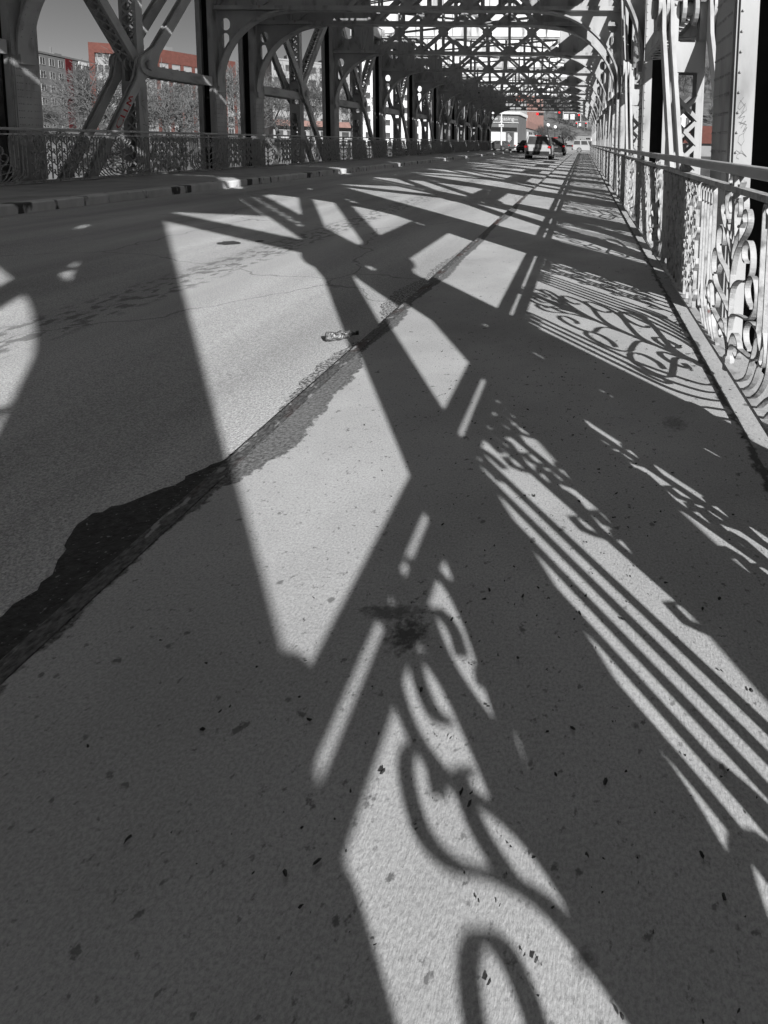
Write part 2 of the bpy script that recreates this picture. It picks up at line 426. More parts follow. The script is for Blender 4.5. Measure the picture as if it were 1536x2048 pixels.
sheet('far_road', [-13, -9, -4, 1, 4], [DECK1, 78, 95, 120, 150, 200], lambda x, y: -0.12 if y < 80 else -0.14, 'asphalt')
sheet('cross_street', [-160, -60, -13.02], [77, 86, 94], lambda x, y: -0.15, 'asphalt')
b = MB(); b.add([(4.02, 77, -.15), (60, 77, -.9), (60, 94, -.9), (4.02, 94, -.15)], [(0, 1, 2, 3)])
struct(b.build('side_street', 'asphalt'))
b = MB(); b.add([(-6, 200, 0.2), (40, 200, 0.2), (46, 332, 5.1), (-14, 332, 5.1)], [(0, 1, 2, 3)]); b.xf(lambda p: p + Vector((0, 0, .35)))
struct(b.build('uphill_pavement', 'pale'))
# right sidewalk: slab with joints as separate bays
b = MB()
b.add([(KERB_R + 0.055, DECK0, 0), (0.70, DECK0, 0), (0.70, DECK1, 0), (KERB_R + 0.055, DECK1, 0)], [(0, 1, 2, 3)])
b.add([(0.72, DECK0, -0.03), (1.0, DECK0, -0.03), (1.0, DECK1, -0.03), (0.72, DECK1, -0.03)], [(0, 1, 2, 3)])
b.add([(0.70, DECK0, 0), (0.72, DECK0, -.03), (0.72, DECK1, -.03), (0.70, DECK1, 0)], [(0, 1, 2, 3)])
struct(b.build('sidewalk', 'concrete'))
b = MB(); b.box(KERB_R, KERB_R + 0.055, DECK0, DECK1, -0.2, 0.003)
struct(b.build('kerb_edging', 'kerbsteel'))
b = MB(); b.box(KERB_L - 0.26, KERB_L, DECK0, DECK1, -0.15, ZL)
ob = struct(b.build('kerb', 'kerb'))
bv = ob.modifiers.new('edge', 'BEVEL'); bv.width = 0.025; bv.segments = 2
b = MB(); b.add([(RAIL_L - 0.25, DECK0, ZL - .004), (KERB_L - 0.262, DECK0, ZL - .004), (KERB_L - 0.262, DECK1, ZL - .004), (RAIL_L - 0.25, DECK1, ZL - .004)], [(0, 1, 2, 3)])
struct(b.build('footway', 'walk2'))
# asphalt fillet / patch in the gutter with a ragged outline
def ragged(name, inner, pts, m, dz):
    out = []
    for (x0, y0), (x1, y1) in zip(pts, pts[1:]):
        k = max(2, int(math.hypot(x1 - x0, y1 - y0) / 0.025))
        for i in range(k):
            t = i / k; out.append((x0 + (x1 - x0) * t + rnd.uniform(-.012, .012) + .018 * math.sin(i * .9 + y0 * 37) * rnd.random(), y0 + (y1 - y0) * t + rnd.uniform(-.012, .012)))
    out.append(pts[-1])
    loop = [(KERB_R, pts[0][1])] + out + [(KERB_R, pts[-1][1])]
    b = MB(); lv = [[Vector((u, v, 0)) for u, v in loop]]
    b.add([(u, v, road_z(u) + dz) for u, v in loop], [tuple(t) for t in tessellate_polygon(lv)])
    return struct(b.build(name, m))
ragged('asphalt_patch', 0, [(-1.75, -.6), (-1.62, .5), (-1.50, .95), (-1.46, 1.33), (-1.455, 1.49), (-1.51, 1.59), (-1.57, 1.70), (-1.58, 1.75), (-1.50, 1.80), (-1.45, 1.86), (-1.40, 1.97), (-1.36, 2.08), (-1.29, 2.25)], 'patch', 0.004)
ragged('gutter_grit', 0, [(-1.29, 2.35), (-1.34, 2.5), (-1.40, 2.8), (-1.41, 3.2), (-1.36, 3.35), (-1.30, 3.5), (-1.33, 3.8), (-1.48, 4.2), (-1.50, 4.6), (-1.40, 5.1), (-1.42, 5.6), (-1.36, 6.2), (-1.33, 7.5), (-1.28, 8)], 'gravel', 0.004)
# dark oval tar spot on the lane
def blob(name, cx, cy, rx, ry, m, z, n=18):
    b = MB(); vs = [(cx, cy, z)]
    for i in range(n):
        t = 2 * math.pi * i / n; k = rnd.uniform(.75, 1.15); vs.append((cx + rx * k * math.cos(t), cy + ry * k * math.sin(t), z))
    b.add(vs, [(0, i + 1, (i + 1) % n + 1) for i in range(n)]); return struct(b.build(name, m))
p = at(455, 505, 6.2)
blob('tar_spot', -4.0, 6.45, .14, .12, 'patch', road_z(-4.0) + .004)
blob('tar_spot', -3.75, 6.62, .05, .05, 'patch', road_z(-3.75) + .004)

# ------------------------------------------------------------------ railing panels (scrollwork)
def spiral(c, r, a0, turns, n=16, shrink=0.35):
    return [(c[0] + r * (1 - (1 - shrink) * i / n) * math.cos(a0 + turns * 2 * math.pi * i / n),
             c[1] + r * (1 - (1 - shrink) * i / n) * math.sin(a0 + turns * 2 * math.pi * i / n)) for i in range(n + 1)]
W, TK = 0.028, 0.010
ZLO, ZHI = 0.085, 0.955
def smooth(P, n=4):
    out = []
    for i in range(len(P) - 1):
        p0, p1, p2, p3 = P[max(0, i - 1)], P[i], P[i + 1], P[min(len(P) - 1, i + 2)]
        for k in range(n):
            t = k / n
            out.append(tuple(.5 * (2 * b_ + (c - a_) * t + (2 * a_ - 5 * b_ + 4 * c - d) * t * t + (3 * b_ - a_ - 3 * c + d) * t ** 3) for a_, b_, c, d in zip(p0, p1, p2, p3)))
    return out + [P[-1]]
SCROLLS = [[(0, .56), (.01, .65), (.05, .72), (.11, .78), (.16, .84), (.18, .90), (.165, .945)],
           [(.05, .72), (.03, .79), (.02, .86), (.045, .92), (.085, .915), (.10, .87), (.075, .84)],
           [(0, .53), (.05, .64), (.13, .72), (.22, .785), (.26, .84), (.24, .885), (.195, .885), (.165, .85), (.185, .825)],
           [(.11, .70), (.13, .76), (.115, .80), (.085, .79)],
           [(0, .36), (.03, .47), (.13, .53), (.26, .56), (.325, .62), (.325, .70), (.285, .745), (.23, .74), (.19, .70), (.20, .655), (.24, .645)],
           [(0, .25), (.04, .33), (.18, .37), (.33, .40), (.41, .47), (.415, .55), (.37, .60), (.30, .585), (.265, .53), (.30, .475), (.36, .46)],
           [(0, .12), (.08, .19), (.27, .22), (.44, .25), (.50, .31), (.48, .38), (.41, .40), (.33, .385), (.28, .335), (.30, .28), (.36, .265)],
           [(.01, .09), (.03, .17), (.08, .245), (.15, .255), (.20, .21), (.17, .155), (.12, .165)]]
def leafbar(b, y, z, sgn, L=0.085, up=0.10):
    b.ribbon([(y, z), (y + sgn * L * .45, z + up * .35), (y + sgn * L * .85, z + up * .75), (y + sgn * L * .72, z + up * 1.1),
              (y + sgn * L * .45, z + up * .95)], W * .9, 0.009)
def fan_mesh():
    b = MB()
    b.ribbon([(0, ZLO - .03), (0, ZHI)], W, 0.014)
    for s in (-1, 1):
        for P in SCROLLS: b.ribbon([(s * y, z) for y, z in smooth(P)], W, TK)
        # lyre bars: upright above, swept to the rail below
        for i in range(5):
            d = .46 + .08 * i; zt = .40 - .05 * i
            top = [(d + .055, ZHI - .11), (d + .05, ZHI - .05), (d + .028, ZHI - .012), (d + .006, ZHI - .03), (d, ZHI - .09)]
            low = [(d, .7), (d + .004, zt + .1), (d - .01, zt - .04), (d - .07 - .02 * (4 - i) * .5, .15), (d - .16 - .03 * (4 - i) * .5, ZLO - .012)]
            b.ribbon([(s * y, z) for y, z in smooth(top + low)], W * .85, TK)
            if i in (1, 3):
                b.ribbon([(s * y, z) for y, z in smooth([(d + .01, zt + .06), (d + .035, zt), (d + .03, zt - .06), (d, zt - .09), (d - .03, zt - .06), (d - .02, zt - .03)])], W * .85, .008)
    # foot knob and top lozenge
    b.cyl((0, 0, .03), (0, 0, .075), .03, .03, 10); b.sphere((0, 0, .085), .034, 8, 5)
    b.ribbon([(0, .90), (.03, .93), (0, .96), (-.03, .93), (0, .90)], W, .008)
    return b.mesh('fan_panel', 'iron')
def picket_mesh():
    b = MB()
    for i, y in enumerate((-.60, -.48, -.36, -.24, -.12, 0.0, .12, .24, .36, .48, .60)):
        b.ribbon([(y, ZLO), (y, ZHI)], W * .9, TK)
        k = 0; z = .13 + (i % 2) * .05
        while z < .84:
            leafbar(b, y, z, 1 if (k + i) % 2 else -1, .075, .085)
            if k % 2 == 0: leafbar(b, y, z + .03, -1 if (k + i) % 2 else 1, .06, .08)
            z += .105; k += 1
        b.ribbon([(y - .045, ZHI - .09), (y - .04, ZHI - .03), (y, ZHI - .008), (y + .04, ZHI - .03), (y + .045, ZHI - .09)], W * .9, .009)
    return b.mesh('picket_panel', 'iron')
FAN, PICK = fan_mesh(), picket_mesh()
FSP = 3.1
def railing(X, z0, first, count, y0, y1, face, label, cat_label):
    root = thing('ornamental_railing', label, 'railing', (X, 0, z0))
    b = MB()
    b.box(-.03, .03, y0, y1, 1.042, 1.098)
    o = b.build('handrail', 'rail', root); m = o.modifiers.new('edge', 'BEVEL'); m.width = .014; m.segments = 2
    b = MB(); b.box(-.028, .028, y0, y1, .956, .986); b.build('top_rail', 'iron', root)
    b = MB(); b.box(-.006, .006, y0, y1, .02, .062); b.box(-.026, .026, y0, y1, .0622, .072); b.build('bottom_rail', 'iron', root)
    # short scrolled supports between top rail and handrail
    b = MB(); b.box(-.02, .02, -.02, .02, .986, 1.042)
    for q in (-1, 1): b.ribbon([(q * .02, 1.042), (q * .07, 1.034), (q * .11, 1.01), (q * .09, .99), (q * .06, .995)], .03, .008)
    bm_ = b.mesh('rail_bracket', 'iron'); y = first - FSP / 2
    while y < first + FSP * count:
        if y0 < y < y1: link('rail_bracket', bm_, root, (0, y, 0))
        y += FSP / 2
    if face < 0:
        b = MB(); b.sphere((0, -.68, 1.125), .052, 12, 8); b.build('added_shadow_knob', 'rail', root)  # unseen knob added behind the camera to notch the shadow on the sidewalk
    for k in range(count):
        y = first + FSP * k
        link('fan_panel', FAN, root, (0, y, 0)); link('picket_panel', PICK, root, (0, y + FSP / 2, 0))
    return root
railing(RAIL_R, 0.0, -0.21 - FSP * 4, 27, -14, DECK1 - .5, -1,
        'sunlit scrollwork iron railing along the edge of the sidewalk with its dark handrail', 'railing')
railing(RAIL_L, ZL, 2.9 + SKEW - FSP * 3, 23, -6, DECK1 - .2, 1,
        'shaded scrollwork iron railing behind the raised footway across the road', 'railing')

# ------------------------------------------------------------------ truss parts
def rivet(b, p, nrm, r=.016):
    p = Vector(p); nrm = Vector(nrm); b.cyl(p, p + nrm * .012, r, r * .45, 6)
def post_mesh(rivets):
    b = MB()
    for s in (-1, 1):
        xo = s * .25
        b.box(min(xo, xo - s * .018), max(xo, xo - s * .018), -.28, .28, ZB - .3, 7.0)
        for e in (-1, 1):
            x2 = xo - s * .145
            b.box(min(xo - s * .0185, x2), max(xo - s * .0185, x2), e * .283 - .012, e * .283 + .012, ZB - .3, 7.0)
    for z in (1.0, 2.55, 4.6):
        b.box(-.14, .14, -.292, -.276, z - .0, z + .0) if False else None
    # heavier side plate up to the bracket foot
    for s in (-1, 1): b.box(s * .2505 - (0 if s > 0 else .014), s * .2505 + (.014 if s > 0 else 0), -.25, .25, ZB, 2.62)
    if rivets:
        for s in (-1, 1):
            z = .2
            while z < 6.5:
                low = z < 2.6
                xs_ = s * (.2645 if low else .25)
                if low:
                    for y in (-.21, -.165, -.12, -.03, .03, .12, .165, .21): rivet(b, (xs_, y, z), (s, 0, 0), .013)
                else:
                    for y in (-.255, .255): rivet(b, (xs_, y, z), (s, 0, 0), .013)
                for e in (-1,):
                    rivet(b, (s * .215, e * .295, z), (0, e, 0), .011)
                z += .135
    return b.mesh('truss_post', 'steel')
POST, POSTR = post_mesh(False), post_mesh(True)
b = MB(); b.box(-.231, .231, -.008, .008, ZB - .3, 7.0); WEB = b.mesh('post_web', 'dark')  # web coloured near-black, the shade of the post slot put into its paint

def lacing(b, y, x0, x1, z0, z1, pitch, w=.06, t=.012, cross=True):
    z = z0; k = 0
    while z + pitch <= z1 + 1e-4:
        b.bar((x0, y, z), (x1, y, z + pitch), (1, 0, 0.0), w, t) if (cross or k % 2 == 0) else None
        if cross or k % 2: b.bar((x1, y + (.0125 if y > 0 else -.0125), z), (x0, y + (.0125 if y > 0 else -.0125), z + pitch), (1, 0, 0), w, t)
        z += pitch; k += 1
def column_mesh():
    b = MB()
    for s in (-1, 1):
        b.box(s * .195 - .012, s * .195 + .012, -.14, .14, ZB, 2.45)
        for e in (-1, 1): b.box(min(s * .182, s * .115), max(s * .182, s * .115), e * .134 - .006, e * .134 + .006, ZB, 2.45)
        b.box(s * .2 - .01, s * .2 + .01, -.11, .11, 2.45, 6.6)
        for e in (-1, 1): b.box(min(s * .189, s * .13), max(s * .189, s * .13), e * .104 - .006, e * .104 + .006, 2.45, 6.6)
    for e in (-1, 1):
        lacing(b, e * .146, -.15, .15, -1.2, 2.04, .30, .05)
        b.box(-.19, .19, e * .147 - .006, e * .147 + .006, 2.08, 2.44)
        b.box(-.19, .19, e * .147 - .006, e * .147 + .006, -1.75, -1.45)
        lacing(b, e * .116, -.16, .16, 3.35, 6.4, .30, .05)
        b.box(-.19, .19, e * .116 - .006, e * .116 + .006, 2.95, 3.3)
    for s in (-1, 1):
        b.plate([[(-.14, 2.2), (.14, 2.2), (.30, 2.6), (.30, 3.1), (.13, 3.5), (-.13, 3.5), (-.30, 3.1), (-.30, 2.6)]],
                lambda u, v, w_, s=s: (s * .274 + w_, u, v), .018) if s == 0 else None
    return b.mesh('lattice_column', 'steel')
COLUMN = column_mesh()
def pin_mesh():
    b = MB(); b.cyl((-.42, 0, 0), (.42, 0, 0), .085, None, 20)
    for s in (-1, 1):
        b.cyl((s * .405, 0, 0), (s * .45, 0, 0), .14, .13, 6); b.cyl((s * .05, 0, 0), (s * .10, 0, 0), .2, None, 20)
    return b.mesh('pin', 'steel')
PIN = pin_mesh()
def eyebar_mesh(L, w, th, hr):
    """bar along +z of length L with round heads, thickness along x"""
    def head(zc, a0, a1): return [(hr * math.cos(a), zc + hr * math.sin(a)) for a in [a0 + (a1 - a0) * i / 18 for i in range(19)]]
    k = math.asin(min(1, w / 2 / hr))
    neck = hr * 1.9
    lo = head(0, R(150), R(390)); hi = head(L, R(-30), R(210))
    loop = lo + [(w / 2, neck)] + [(w / 2, L - neck)] + hi + [(-w / 2, L - neck), (-w / 2, neck)]
    b = MB(); b.plate([loop], lambda u, v, w_: (w_, u, v), th)
    return b.mesh('eyebar', 'steel')
LDIAG = math.hypot(PAN / 2, ZN - ZB); UDIAG = math.hypot(PAN / 2, ZT - ZN)
EB_LO, EB_HI = eyebar_mesh(LDIAG, .20, .045, .25), eyebar_mesh(UDIAG, .25, .04, .27)
def orient(o, p0, p1):
    d = (Vector(p1) - Vector(p0)).normalized()
    o.location = p0; o.rotation_euler = (-math.atan2(d.y, d.z), 0, 0)
def strut_mesh(L, dep, wid, pitch):
    b = MB()
    for s in (-1, 1):
        b.box(s * wid / 2 - .009, s * wid / 2 + .009, -dep / 2, dep / 2, .15, L - .15)
        for e in (-1, 1): b.box(min(s * (wid / 2 - .0095), s * (wid / 2 - .07)), max(s * (wid / 2 - .0095), s * (wid / 2 - .07)), e * dep / 2 - .006, e * dep / 2 + .006, .15, L - .15)
        z = .2
        while z < L - .2: rivet(b, (s * (wid / 2 + .009), dep / 2 - .03, z), (s, 0, 0), .012); z += .14
    for e in (-1, 1): lacing(b, e * (dep / 2 + .0125), -wid / 2 + .03, wid / 2 - .03, .3, L - .3, .26, .05, .011)
    return b
SUBL = math.hypot(PAN / 2, ZT - ZN)
SUB = strut_mesh(SUBL, .22, .36, .3).mesh('sub_diagonal', 'steel')
HOR = strut_mesh(PAN / 2 - .2, .27, .46, .3).mesh('side_strut', 'steel')

# cross frame in coordinates relative to the right post centre, sheared by SKEW
AX, BZ, ZF = 2.35, 2.27, 2.62          # arch half axes and foot height
SPL = XL - XR                          # local x of left post
def shear(p): return Vector((p.x, p.y + (-p.x) / (XR - XL) * SKEW, p.z))
def arch_loop(side):
    """spandrel web between post, arch and bottom chord (u from post face inward)"""
    outer = [(0, ZF)] + [(AX - AX * math.cos(t), ZF + BZ * math.sin(t)) for t in [math.pi / 2 * i / 18 for i in range(1, 19)]] + [(0, ZF + BZ)]
    def slot(u0, u1, v0, v1):
        r = (u1 - u0) / 2; c = (u0 + u1) / 2
        return [(c + r * math.cos(a), v1 - r + r * math.sin(a)) for a in [math.pi * i / 6 for i in range(7)]] + \
               [(c + r * math.cos(a), v0 + r + r * math.sin(a)) for a in [math.pi + math.pi * i / 6 for i in range(7)]]
    holes = [slot(.13, .36, 3.72, 4.22), slot(.13, .40, 4.30, 4.66)]
    return [outer] + holes
def frame_meshes(cl, cr):
    """cl, cr: how far the solid corner plates reach in from the left / right post"""
    out = {}
    xl, xr = SPL + .25, -.25             # inner post faces
    b = MB()
    b.box(xl, xr, -.19, .19, 4.875, 4.90); b.box(xl, xr, -.19, .19, 6.72, 6.745)
    for z0, z1 in ((4.90, 5.0), (6.62, 6.72)):
        for e in (-1, 1): b.box(xl, xr, e * .15 - .008, e * .15 + .008, z0, z1)
    x0, x1 = xl + cl, xr - cr
    nX = max(2, round((x1 - x0) / 2.1)); wX = (x1 - x0) / nX
    for e in (-1, 1):
        y = e * .135
        for i in range(nX):
            a = x0 + i * wX; c = a + wX
            b.bar((a, y, 4.98), (c, y, 6.64), (0, 0, 1), .11, .014); b.bar((a, y + e * .0145, 6.64), (c, y + e * .0145, 4.98), (0, 0, 1), .11, .014)
            b.bar((a + wX / 2, y - e * .0145, 4.96), (a + wX / 2, y - e * .0145, 6.66), (1, 0, 0), .075, .014)
            if i: b.bar((a, y - e * .0145, 4.96), (a, y - e * .0145, 6.66), (1, 0, 0), .09, .014)
            b.cyl((a + wX / 2, y - .016, 5.81), (a + wX / 2, y + .016, 5.81), .2, None, 8)
    for i in range(nX + 1):
        a = x0 + i * wX
        for z0, z1, wd in ((4.985, 5.26, .36), (6.36, 6.635, .36)):
            lo = z0 < 5.5
            b.plate([[(a - wd, z0 if lo else z1), (a + wd, z0 if lo else z1), (a + wd * .35, z1 if lo else z0), (a - wd * .35, z1 if lo else z0)]],
                    lambda u, v, w_: (u, w_, v), .03)
    out['lattice'] = b.xf(shear).mesh('cross_frame', 'steel')
    for side, xp, s, cw in (('L', xl, 1, cl), ('R', xr, -1, cr)):
        b = MB()
        hole = [(.62 + .29 * math.cos(t), 5.78 + .29 * math.sin(t)) for t in [2 * math.pi * i / 20 for i in range(20)]]
        ext = [(0, 4.9), (cw, 4.9)] + [(cw + .0 - .22 * math.sin(t), 5.81 + .9 * -math.cos(t)) for t in [math.pi * i / 10 for i in range(1, 10)]] + [(cw, 6.72), (0, 6.72)]
        b.plate([ext, hole], lambda u, v, w_, xp=xp, s=s: (xp + s * u, w_, v), .016)
        fl = [(.62 + .31 * math.cos(t), 5.78 + .31 * math.sin(t)) for t in [2 * math.pi * i / 20 for i in range(20)]]
        b.plate([fl, [(.62 + .285 * (u - .62) / .31, 5.78 + .285 * (v - 5.78) / .31) for u, v in fl]], lambda u, v, w_, xp=xp, s=s: (xp + s * u, w_, v), .07)
        e = -1
        for (u0, v0), (u1, v1) in (((.03, 4.95), (.42, 5.55)), ((1.2, 4.95), (.83, 5.55)), ((.03, 6.65), (.42, 6.0)), ((1.2, 6.65), (.83, 6.0)),
                                   ((1.25, 4.92), (1.25, 6.7)), ((cw - .25, 4.92), (cw - .25, 6.7)), ((1.3, 4.95), (cw - .3, 6.65))):
            for e in (-1, 1): b.bar((xp + s * u0, e * .03, v0), (xp + s * u1, e * .03, v1), (0, 1, 0), .044, .07)
        out['plate' + side] = b.xf(shear).mesh('corner_plate', 'steel')
        b = MB()
        b.plate(arch_loop(side), lambda u, v, w_, xp=xp, s=s: (xp + s * u, w_, v - .0), .014)
        prev = None
        for i in range(25):
            t = math.pi / 2 * i / 24; r = .03
            p = (xp + s * (AX - AX * math.cos(t)), ZF + BZ * math.sin(t)); q = (xp + s * (AX + .0 - (AX - .05) * math.cos(t)), ZF + (BZ - .05) * math.sin(t))
            cur = [(p[0], -.17, p[1]), (p[0], .17, p[1]), (q[0], .17, q[1]), (q[0], -.17, q[1])]
            if prev: b.add(prev + cur, [(k, (k + 1) % 4, 4 + (k + 1) % 4, 4 + k) for k in range(4)])
            else: b.add(cur, [(0, 1, 2, 3)])
            prev = cur
        for y in (-.1, .1):
            for i in range(2, 24, 1):
                t = math.pi / 2 * (i + .5) / 24
                rivet(b, (xp + s * (AX - (AX - .05) * math.cos(t)), y, ZF + (BZ - .05) * math.sin(t)), (s * math.cos(t), 0, -math.sin(t)), .013)
        b.box(min(xp, xp + s * .09), max(xp, xp + s * .09), -.16, .16, ZF - .16, ZF + .02)
        out['arch' + side] = b.xf(shear).mesh('arch_bracket', 'steel')
    b = MB()
    gl, gr = SPL - 1.6, 2.2
    for z0, z1 in ((6.76, 8.56), (8.66, 10.56)):
        b.box(gl, gr, -.009, .009, z0, z1)
        b.box(gl, gr, -.06, .06, z0 - .012, z0 + .012); b.box(gl, gr, -.06, .06, z1 - .012, z1 + .012)
    x = SPL - .9
    while x < 2.15:
        for z0, z1 in ((6.775, 8.545), (8.675, 10.545)):
            for e in (-1, 1): b.box(x - .04, x + .04, min(e * .010, e * .058), max(e * .010, e * .058), z0, z1)
        for k in range(10): rivet(b, (x - .07, -.009, 6.9 + k * .17), (0, -1, 0), .016)
        x += 1.02
    b.box(-4.0, -3.96, -.3, .3, 8.64, 8.9) if False else None
    out['girder'] = b.xf(shear).mesh('girder_plate', 'girder')
    return out
FR_REG, FR_JNT = frame_meshes(2.0, 2.35), frame_meshes(4.2, 2.6)

GRAF = []
def span(name, label, Ys, mirror, joint_end, rivet_to):
    root = thing('bridge_span', label, 'bridge', (0, Ys[0], 0)); spare = []
    def part(nm, me, x, y, z=0.0): return link(nm, me, root, (x, y - Ys[0], z))
    for side, X in ((1, XR), (-1, XL)):
        dy = 0 if side > 0 else SKEW
        for i, y in enumerate(Ys):
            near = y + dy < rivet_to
            o = part('truss_post', POSTR if near else POST, X, y + dy)
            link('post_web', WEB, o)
            if name == 'near' and side > 0 and abs(y - 4.25) < .01: GRAF.append(('post', o))
        b = MB(); a, c = Ys[0] + dy - .3, Ys[-1] + dy + .3
        b.box(-.25, .25, a, c, 6.53, 7.06); b.box(-.29, .29, a - .02, c + .02, 7.062, 7.085); b.box(-.29, .29, a - .02, c + .02, 6.512, 6.528)
        o = b.build('top_chord', 'steel', root); o.location = (X, -Ys[0], 0)
        b = MB()
        for s in (-.2, -.1, .1, .2): b.box(s - .02, s + .02, a, c, ZB - .1, ZB + .1)
        o = b.build('bottom_chord', 'steel', root); o.location = (X, -Ys[0], 0)
        for i in range(len(Ys) - 1):
            mir = mirror(i)
            ya, yb = (Ys[i] + dy, Ys[i + 1] + dy) if not mir else (Ys[i + 1] + dy, Ys[i] + dy)
            ym = (ya + yb) / 2
            c_ = part('lattice_column', COLUMN, X, ym)
            if name == 'near' and side < 0 and abs(ym - 14.675) < .1: GRAF.append(('column', c_))
            pn = link('pin', PIN, c_, (0, 0, ZN))
            for s in (-.335, -.235, .235, .335):
                if i >= 6: spare.append((EB_LO, (X + s, ya - Ys[0], ZB), (X + s, ym - Ys[0], ZN))); continue
                o = link('eyebar', EB_LO, root); orient(o, (X + s, ya - Ys[0], ZB), (X + s, ym - Ys[0], ZN))
                if name == 'near' and side < 0 and s > .3 and abs(ym - 14.675) < .1: GRAF.append(('bar', o))
            for s in (-.38, -.285, .285, .38):
                if i >= 6: spare.append((EB_HI, (X + s, ym - Ys[0], ZN), (X + s, yb - Ys[0], ZT))); continue
                o = link('eyebar', EB_HI, root); orient(o, (X + s, ym - Ys[0], ZN), (X + s, yb - Ys[0], ZT))
            o = link('sub_diagonal', SUB, root); orient(o, (X, ym - Ys[0], ZN), (X, ya - Ys[0], ZT))
            o = link('side_strut', HOR, root); orient(o, (X, ym - Ys[0], ZN - .12), (X, yb - Ys[0], ZN - .12))
    if spare:
        b = MB()
        for me, p0, p1 in spare:
            d = (Vector(p1) - Vector(p0)).normalized(); m_ = Matrix.Translation(p0) @ Matrix.Rotation(-math.atan2(d.y, d.z), 4, 'X')
            b.add([m_ @ v.co for v in me.vertices], [tuple(f.vertices) for f in me.polygons])
        o = b.build('distant_eyebar', 'steel', root); o['kind'] = 'stuff'
    for i, y in enumerate(Ys):
        F = FR_JNT if y in joint_end else FR_REG
        fr = part('cross_frame', F['lattice'], XR, y)
        for k, nm in (('plateL', 'corner_plate'), ('plateR', 'corner_plate'), ('archL', 'arch_bracket'), ('archR', 'arch_bracket'), ('girder', 'girder_plate')):
            link(nm, F[k], fr)
    for i in range(len(Ys) - 1):
        for p0, p1 in (((XR - .3, Ys[i]), (XL + .3, Ys[i + 1] + SKEW)), ((XR - .3, Ys[i + 1]), (XL + .3, Ys[i] + SKEW))):
            b = MB(); z = 6.83 if p0[1] < p1[1] - 3 else 6.90
            a, c = Vector((p0[0], p0[1] - Ys[0], z)), Vector((p1[0], p1[1] - Ys[0], z))
            d = (c - a).normalized(); n_ = Vector((-d.y, d.x, 0))
            for s in (-1, 1): b.bar(a + n_ * (.11 * s), c + n_ * (.11 * s), n_, .05, .05)
            L_ = (c - a).length; k = 0; q = .3
            while q < L_ - .5:
                b.bar(a + d * q + n_ * .085, a + d * q - n_ * .085, d, .12, .012); q += 1.2
            b.build('lateral_brace', 'steel', root)
    return root
span('near', 'near truss span with tagged posts and a red scrawl on one eyebar', NEAR, lambda i: False, (NEAR[-1],), 20)
span('far', 'long truss span beyond the joint, its arched frames running to the traffic lights', FAR, lambda i: i < 4, (FAR[0],), 27)

# graffiti: flat strokes lying on the steel
def strokes(name, lines, f3, w, m, parent):
    b = MB()
    for k, ln in enumerate(lines):
        for (u0, v0), (u1, v1) in zip(ln, ln[1:]):
            d = math.hypot(u1 - u0, v1 - v0) or 1e-6
            nu, nv = -(v1 - v0) / d * w / 2, (u1 - u0) / d * w / 2; eu, ev = (u1 - u0) / d * w * .3, (v1 - v0) / d * w * .3
            h = .0015 + .0004 * (k % 4)
            b.add([f3(u0 + nu - eu, v0 + nv - ev, h), f3(u0 - nu - eu, v0 - nv - ev, h), f3(u1 - nu + eu, v1 - nv + ev, h), f3(u1 + nu + eu, v1 + nv + ev, h)], [(0, 1, 2, 3)])
    return b.build(name, m, parent)
for kind, o in GRAF:
    if kind == 'post':     # looping black tag on the front flange of the near right post
        T = [[(.5, 1.0), (.25, .90), (.18, .82), (.30, .80), (.62, .90), (.70, .80), (.35, .70), (.20, .66)], [(.30, .95), (.60, .86), (.40, .74)],
             [(.55, .78), (.30, .66), (.62, .70), (.35, .56), (.70, .62), (.42, .50)], [(.28, .60), (.75, .56), (.55, .44), (.78, .52), (.60, .40)],
             [(.60, .42), (.35, .38), (.28, .28), (.50, .22), (.66, .30), (.58, .40)], [(.50, .22), (.52, .14), (.85, .04), (.55, .10), (.30, .08), (.25, .02), (.40, .0)],
             [(.22, .14), (.45, .10), (.48, .13)]]
        o['label'] = 'wide near post with a looping black tag on its sunlit flange'
        strokes('graffiti', T, lambda u, v, h: (-.25 + .012 + u * .115, -.295 - h, 1.10 + v * .42), .006, 'ink', o)
    if kind == 'bar':      # red letters climbing the eyebar
        C = [[(.22, .85), (.30, .95), (.22, .98), (.05, .80), (.02, .45), (.12, .15), (.28, .12), (.32, .3)]]
        Lt = [[(.36, .95), (.40, .15), (.55, .20)], [(.56, .90), (.60, .12), (.74, .2)]]
        Nn = [[(.80, .05), (.78, .92), (.92, .30), (.94, .95)], [(.97, .9), (1.06, .4)]]
        o['label'] = 'innermost eyebar with red letters sprayed up it'
        strokes('graffiti', C + Lt + Nn, lambda u, v, h: (.0225 + h, .085 - v * .17, 3.72 + u * .88), .05, 'redpaint', o)
    if kind == 'column':
        T = [[(.6, 1.0), (.3, .95), (.25, .85), (.55, .78), (.75, .7), (.6, .5), (.45, .3), (.4, .05)], [(.35, .75), (.45, .5), (.6, .35), (.7, .3), (.75, .15)], [(.3, .28), (.8, .25)], [(.5, .2), (.55, .05), (.8, .0)]]
        strokes('graffiti', T, lambda u, v, h: (.2075 + h, -.13 + u * .26, 1.15 + v * .85), .012, 'ink', o)

